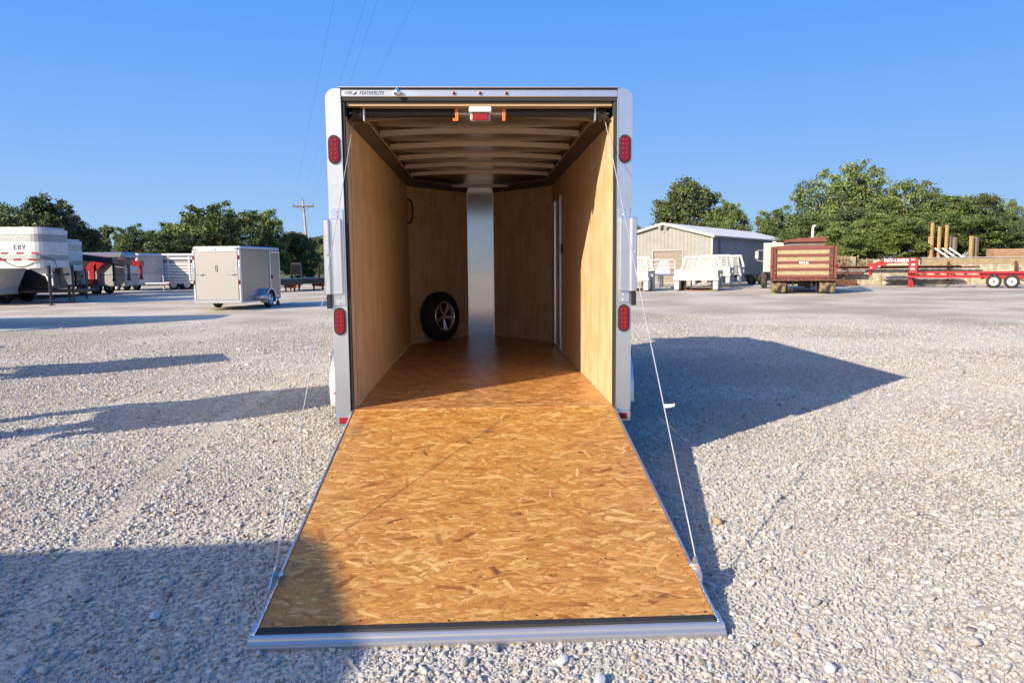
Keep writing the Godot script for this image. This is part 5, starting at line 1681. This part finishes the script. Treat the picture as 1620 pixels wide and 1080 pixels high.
		dr.cyl(Vector3(s * 0.898, 2.755, -0.13), Vector3(s * 0.906, 2.755, -0.13), 0.062, 0.062, 16)
		part(o, "cable_drum", dr, M.spring)
		var os := MB.new()
		os.box(Vector3(s * 0.178 - 0.011, 2.70, -0.085), Vector3(s * 0.178 + 0.011, 2.797, -0.075), 0.001)
		if s < 0:
			os.box(Vector3(s * 0.178 - 0.03, 2.70, -0.087), Vector3(s * 0.178 - 0.011, 2.72, -0.077), 0.001)
		part(o, "spring_warning_tag", os, M.orange_strap)
	var el := bx(o, "rear_dome_light", Vector3(-0.085, 2.755, -0.10), Vector3(0.085, 2.796, -0.02), M.lens_white, 0.008)
	bx(el, "bezel", Vector3(-0.078, 2.695, -0.09), Vector3(0.078, 2.7545, -0.05), M.trim_grey, 0.012)
	bx(el, "lens", Vector3(-0.058, 2.697, -0.0495), Vector3(0.058, 2.75, -0.040), M.red_tape, 0.006)
	# lights on the frame
	for s in [-1.0, 1.0]:
		for yy in [2.474, 1.196]:
			var tl := MB.new()
			tl.xf = Transform3D(Basis(), Vector3(s * 1.087, yy, 0.0))
			tl.prism(oval(0.045, 0.106), 0.019, 0.032)
			var m := part(o, "tail_light", tl, M.rubber)
			var ln := MB.new()
			ln.xf = Transform3D(Basis(), Vector3(s * 1.087, yy, 0.0))
			ln.prism(oval(0.033, 0.092), 0.030, 0.0365)
			part(m, "lens", ln, M.red_lens)
			for r in 5:
				for c in 2:
					var led := MB.new()
					var at := Vector3(s * 1.087 + (c - 0.5) * 0.028, yy + (r - 2) * 0.033, 0.0367)
					led.cyl(at, at + Vector3(0, 0, 0.003), 0.011, 0.007, 8)
					part(m, "led", led, M.red_led)
		var lo_x := minf(s * 1.022, s * 1.142)
		var hi_x := maxf(s * 1.022, s * 1.142)
		var bp := bx(o, "bumper_end", Vector3(lo_x, 0.388, -0.14), Vector3(hi_x, 0.475, 0.034), M.alu, 0.006)
		bx(bp, "reflector", Vector3(s * 1.076 - 0.038, 0.408, 0.0345), Vector3(s * 1.076 + 0.038, 0.455, 0.042), M.red_tape, 0.004)
		# latch keeper on the post
		var lk := bx(o, "latch_keeper", Vector3(s * 1.083 - 0.045, 1.315, 0.0205), Vector3(s * 1.083 + 0.045, 2.04, 0.030), M.alu_bright, 0.003)
		bx(lk, "keeper_channel", Vector3(s * 1.10 - 0.05, 1.40, 0.0305), Vector3(s * 1.10 + 0.05, 1.965, 0.062), M.alu, 0.006)
		bx(lk, "latch_bar", Vector3(s * 1.155 - 0.027, 1.40, 0.005), Vector3(s * 1.155 + 0.020, 1.962, 0.085), M.alu, 0.008)
		bx(lk, "rubber_stop", Vector3(s * 1.158 - 0.018, 1.295, 0.01), Vector3(s * 1.158 + 0.018, 1.398, 0.06), M.black, 0.006)
		for yy in [1.335, 1.375, 1.985, 2.02]:
			var bo := MB.new()
			bo.cyl(Vector3(s * 1.083, yy, 0.030), Vector3(s * 1.083, yy, 0.037), 0.010, 0.008, 10)
			part(lk, "bolt", bo, M.chrome)
		var rv := MB.new()
		rv.cyl(Vector3(s * 1.155, 1.70, 0.085), Vector3(s * 1.155, 1.70, 0.091), 0.010, 0.008, 10)
		part(lk, "bolt", rv, M.trim_grey)
		# side marker peeping past the roof corner
		var mk := MB.new()
		mk.cyl(Vector3(s * 1.135, 2.68, -0.3), Vector3(s * 1.165, 2.68, -0.3), 0.03, 0.02, 10)
		part(o, "side_marker", mk, M.black)
		# wheels and teardrop fender
		var ft := MB.new()
		var prof := [Vector2(-1.50, 0.26), Vector2(-1.505, 0.42), Vector2(-1.56, 0.60), Vector2(-1.70, 0.75), Vector2(-1.92, 0.84), Vector2(-2.25, 0.88), Vector2(-2.75, 0.88), Vector2(-3.1, 0.84), Vector2(-3.35, 0.74), Vector2(-3.5, 0.58), Vector2(-3.56, 0.40)]
		ft.st.set_smooth_group(3)
		for i in prof.size() - 1:
			var a: Vector2 = prof[i]
			var b: Vector2 = prof[i + 1]
			var out := Vector3(0, (a.y + b.y) / 2 - 0.3, (a.x + b.x) / 2 + 2.5)
			ft.quad(Vector3(s * 1.136, a.y, a.x), Vector3(s * 1.46, a.y, a.x), Vector3(s * 1.46, b.y, b.x), Vector3(s * 1.136, b.y, b.x), out)
			ft.quad(Vector3(s * 1.46, a.y, a.x), Vector3(s * 1.50, a.y - 0.012, a.x - signf(a.x + 2.5) * 0.012), Vector3(s * 1.50, b.y - 0.012, b.x - signf(b.x + 2.5) * 0.012), Vector3(s * 1.46, b.y, b.x), out + Vector3(s, 0, 0))
			ft.quad(Vector3(s * 1.50, a.y - 0.012, a.x), Vector3(s * 1.51, lerpf(a.y, 0.36, 0.14), lerpf(a.x, -2.5, 0.08)), Vector3(s * 1.51, lerpf(b.y, 0.36, 0.14), lerpf(b.x, -2.5, 0.08)), Vector3(s * 1.50, b.y - 0.012, b.x), Vector3(s, 0, 0))
		var fo := part(o, "fender", ft, M.alu)
		var ml := MB.new()
		ml.cyl(Vector3(s * 1.44, 0.385, -1.503), Vector3(s * 1.44, 0.385, -1.488), 0.017, 0.014, 10)
		part(fo, "marker_light", ml, M.dark_red_lens if s > 0 else mat("amber_lens", lin(0.30, 0.06, 0.02), 0.2))
		for z in [-2.08, -2.95]:
			wheel(o, "wheel", Vector3(s * 1.31, 0.34, z), 0.34, 0.2, M.tyre, M.alu, s).rotation = Vector3(PI / 2, s * PI / 2, 0)
		bx(o, "frame_rail", Vector3(s * 0.85 - 0.04, 0.34, ZB), Vector3(s * 0.85 + 0.04, 0.46, -0.1), M.alu_dull, 0.0)
		var ta := MB.new()
		ta.bar(Vector3(s * 0.75, 0.42, ZB), Vector3(0, 0.45, -7.1), 0.08, 0.12)
		part(o, "tongue_arm", ta, M.alu_dull)
	for x in [-0.195, 0.0, 0.195]:
		var cl := MB.new()
		cl.cyl(Vector3(x, 2.883, 0.016), Vector3(x, 2.883, 0.022), 0.0155, 0.0155, 14)
		var cm := part(o, "clearance_light", cl, M.trim_grey)
		var cd := MB.new()
		cd.cyl(Vector3(x, 2.883, 0.022), Vector3(x, 2.883, 0.032), 0.0125, 0.008, 14)
		part(cm, "lens", cd, M.dark_red_lens)
	for z in [-2.08, -2.95]:
		var axm := MB.new()
		axm.cyl(Vector3(-1.25, 0.34, z), Vector3(1.25, 0.34, z), 0.045, 0.045, 8)
		part(o, "axle", axm, M.black)
	for i in 9:
		bx(o, "cross_member", Vector3(-1.08, 0.40, -0.4 - i * 0.55), Vector3(1.08, 0.468, -0.36 - i * 0.55), M.alu_dull, 0.0)
	var jk := MB.new()
	jk.cyl(Vector3(0, 0.02, -6.85), Vector3(0, 0.95, -6.85), 0.035, 0.035, 8)
	jk.box(Vector3(-0.1, 0, -6.95), Vector3(0.1, 0.02, -6.75), 0.0)
	jk.box(Vector3(-0.06, 0.40, -7.35), Vector3(0.06, 0.5, -7.05), 0.02)
	part(o, "tongue_jack", jk, M.alu_dull)
	# chrome door stay knob
	var kb := MB.new()
	kb.xf = Transform3D(Basis(Vector3.RIGHT, PI / 2), Vector3(-0.612, 2.884, 0.016))
	kb.lathe([Vector2(0.012, 0), Vector2(0.014, 0.015), Vector2(0.024, 0.022), Vector2(0.027, 0.034), Vector2(0.020, 0.046), Vector2(0.0, 0.05)], 16)
	kb.xf = Transform3D()
	kb.cyl(Vector3(-0.60, 2.882, 0.03), Vector3(-0.572, 2.882, 0.032), 0.007, 0.007, 8)
	part(o, "door_stay", kb, M.chrome)
	# maker's decal: striped wing and lettering
	var dw := MB.new()
	for i in 7:
		var x := -1.005 + i * 0.0075
		var w := 0.0012 + i * 0.0006
		dw.quad(Vector3(x + 0.004, 2.874, 0.0172), Vector3(x + 0.004 + w, 2.874, 0.0172), Vector3(x + 0.008 + w, 2.896, 0.0172), Vector3(x + 0.008, 2.896, 0.0172), Vector3.BACK)
	dw.tri(Vector3(-0.948, 2.872, 0.0172), Vector3(-0.914, 2.872, 0.0172), Vector3(-0.908, 2.896, 0.0172), Vector3.BACK)
	part(o, "decal_stripes", dw, M.decal_dark)
	var fmat := Transform3D(Basis(Vector3(0.82, 0, 0), Vector3(0.20, 1.0, 0), Vector3.BACK), Vector3(-0.800, 2.884, 0.0168))
	text(o, "lettering", "FEATHERLITE", 0.0255, fmat, M.decal_dark, 0.001)
	# ---- ramp door lying on the gravel
	var a := Vector3(0, 0.505, 0.03)
	var b := Vector3(0, 0.055, 2.606)
	var zl := (b - a).normalized()
	var rx := Transform3D(Basis(Vector3.RIGHT, zl.cross(Vector3.RIGHT), zl), a)
	var RL := 2.615
	var rp := Node3D.new()
	rp.name = "ramp_door"
	rp.transform = rx
	o.add_child(rp)
	M.strand_board.uv1_scale = Vector3(1 / 2.7, 1 / 2.7, 1)
	bx(rp, "ramp_deck", Vector3(-1.004, -0.020, 0.0), Vector3(1.004, 0.0, RL - 0.011), M.strand_board, 0.002)
	bx(rp, "backing_sheet", Vector3(-1.003, -0.043, 0.004), Vector3(1.003, -0.021, RL), M.alu_dull, 0.0)
	for s in [-1.0, 1.0]:
		bx(rp, "edge_rail", Vector3(minf(s * 1.005, s * 1.017), -0.045, 0.0), Vector3(maxf(s * 1.005, s * 1.017), 0.006, RL + 0.03), M.alu, 0.002)
		# hook plate that takes the cable
		var hk := MB.new()
		hk.prism([Vector2(2.19, -0.02), Vector2(2.36, -0.02), Vector2(2.35, 0.03), Vector2(2.30, 0.055), Vector2(2.225, 0.06), Vector2(2.20, 0.035)], 0.0, 0.006)
		var hm := part(rp, "cable_plate", hk, M.alu_bright)
		hm.transform = Transform3D(Basis(Vector3.BACK, Vector3.UP, Vector3.LEFT), Vector3(s * 1.020 + 0.003, 0, 0))
		bx(hm, "foot", Vector3(2.215, 0.008, 0.007 if s > 0 else -0.026), Vector3(2.235, 0.022, 0.032 if s > 0 else -0.001), M.alu_bright, 0.001)
	bx(rp, "end_seal", Vector3(-1.000, -0.019, RL - 0.010), Vector3(1.000, 0.008, RL + 0.034), M.rubber, 0.006)
	var ex := MB.new()
	ex.xf = Transform3D(Basis(Vector3.BACK, Vector3.UP, Vector3.LEFT), Vector3(1.028, 0, 0))
	ex.prism([Vector2(RL + 0.035, -0.045), Vector2(RL + 0.035, -0.004), Vector2(RL + 0.040, 0.004), Vector2(RL + 0.055, 0.006), Vector2(RL + 0.066, 0.001), Vector2(RL + 0.070, -0.008), Vector2(RL + 0.088, -0.012), Vector2(RL + 0.090, -0.019), Vector2(RL + 0.098, -0.020), Vector2(RL + 0.100, -0.045)], 0.0, 2.056)
	part(rp, "end_rail", ex, M.rail_alu)
	for s in [-1.0, 1.0]:
		bx(rp, "end_gusset", Vector3(minf(s * 1.005, s * 1.03), -0.04, RL - 0.05), Vector3(maxf(s * 1.005, s * 1.03), 0.0, RL + 0.034), M.alu, 0.004)
	for x in [-0.93, 0.03, 0.97]:
		var ft := MB.new()
		ft.cyl(Vector3(x, -0.068, RL + 0.06), Vector3(x, -0.045, RL + 0.06), 0.05, 0.05, 12)
		part(rp, "rubber_foot", ft, M.rubber)
	for z in [0.09, 0.62, 1.14, 1.66, 2.12, RL - 0.035]:
		for x in [-0.96, -0.58, -0.19, 0.20, 0.59, 0.96]:
			var sc := MB.new()
			sc.cyl(Vector3(x + sin(z * 31 + x * 17) * 0.012, 0.0002, z + sin(x * 23) * 0.01), Vector3(x + sin(z * 31 + x * 17) * 0.012, 0.0016, z + sin(x * 23) * 0.01), 0.0065, 0.005, 8)
			part(rp, "screw", sc, M.screw)
	var hg := MB.new()
	hg.cyl(Vector3(-1.0, 0.470, 0.014), Vector3(1.0, 0.470, 0.014), 0.012, 0.012, 8)
	part(o, "ramp_hinge", hg, M.alu_dull)
	# lift cables
	for s in [-1.0, 1.0]:
		var c := MB.new()
		var top := Vector3(s * 0.963, 2.705, -0.13)
		var low := Vector3(s * 1.032, 0.165, 2.20)
		var pts := []
		for i in 17:
			var t := i / 16.0
			pts.append(top.lerp(low, t) + Vector3(0, -sin(t * PI) * 0.012, 0))
		c.tube(pts, 0.0026 if s < 0 else 0.0036, 6)
		var cm := part(o, "lift_cable", c, M.cable)
		var th := MB.new()
		th.cyl(low, low + (low - top).normalized() * 0.06, 0.008, 0.008, 8)
		part(cm, "thimble", th, M.alu_bright)
		if s > 0:
			var tg := MB.new()
			var p := top.lerp(low, 0.745)
			tg.quad(p + Vector3(0, -0.012, 0), p + Vector3(0.035, -0.008, 0.01), p + Vector3(0.037, 0.01, 0.01), p + Vector3(0, 0.008, 0), Vector3.BACK)
			tg.quad(p + Vector3(0.035, -0.008, 0.01), p + Vector3(0.06, -0.004, 0.0), p + Vector3(0.06, 0.014, 0.0), p + Vector3(0.037, 0.01, 0.01), Vector3.BACK)
			part(cm, "paper_tag", tg, M.tag_white)
	# spare wheel leaning on the left nose panel
	var sw := thing("spare_wheel", "black spare tyre on a five spoke alloy rim leaning inside the trailer", "wheel", Vector3(-0.595, FL, -5.105))
	var nn := Vector3(1.01, 0, 0.797).normalized()
	var hold := wheel(sw, "tyre", Vector3(0, 0.355, 0), 0.35, 0.20, M.tyre, M.alu_bright, 1.0, true)
	var yax := (nn + Vector3(0, 0.06, 0)).normalized()
	var xax := Vector3.UP.cross(yax).normalized()
	hold.transform = Transform3D(Basis(xax, yax, xax.cross(yax)), Vector3(0, 0.355, 0))
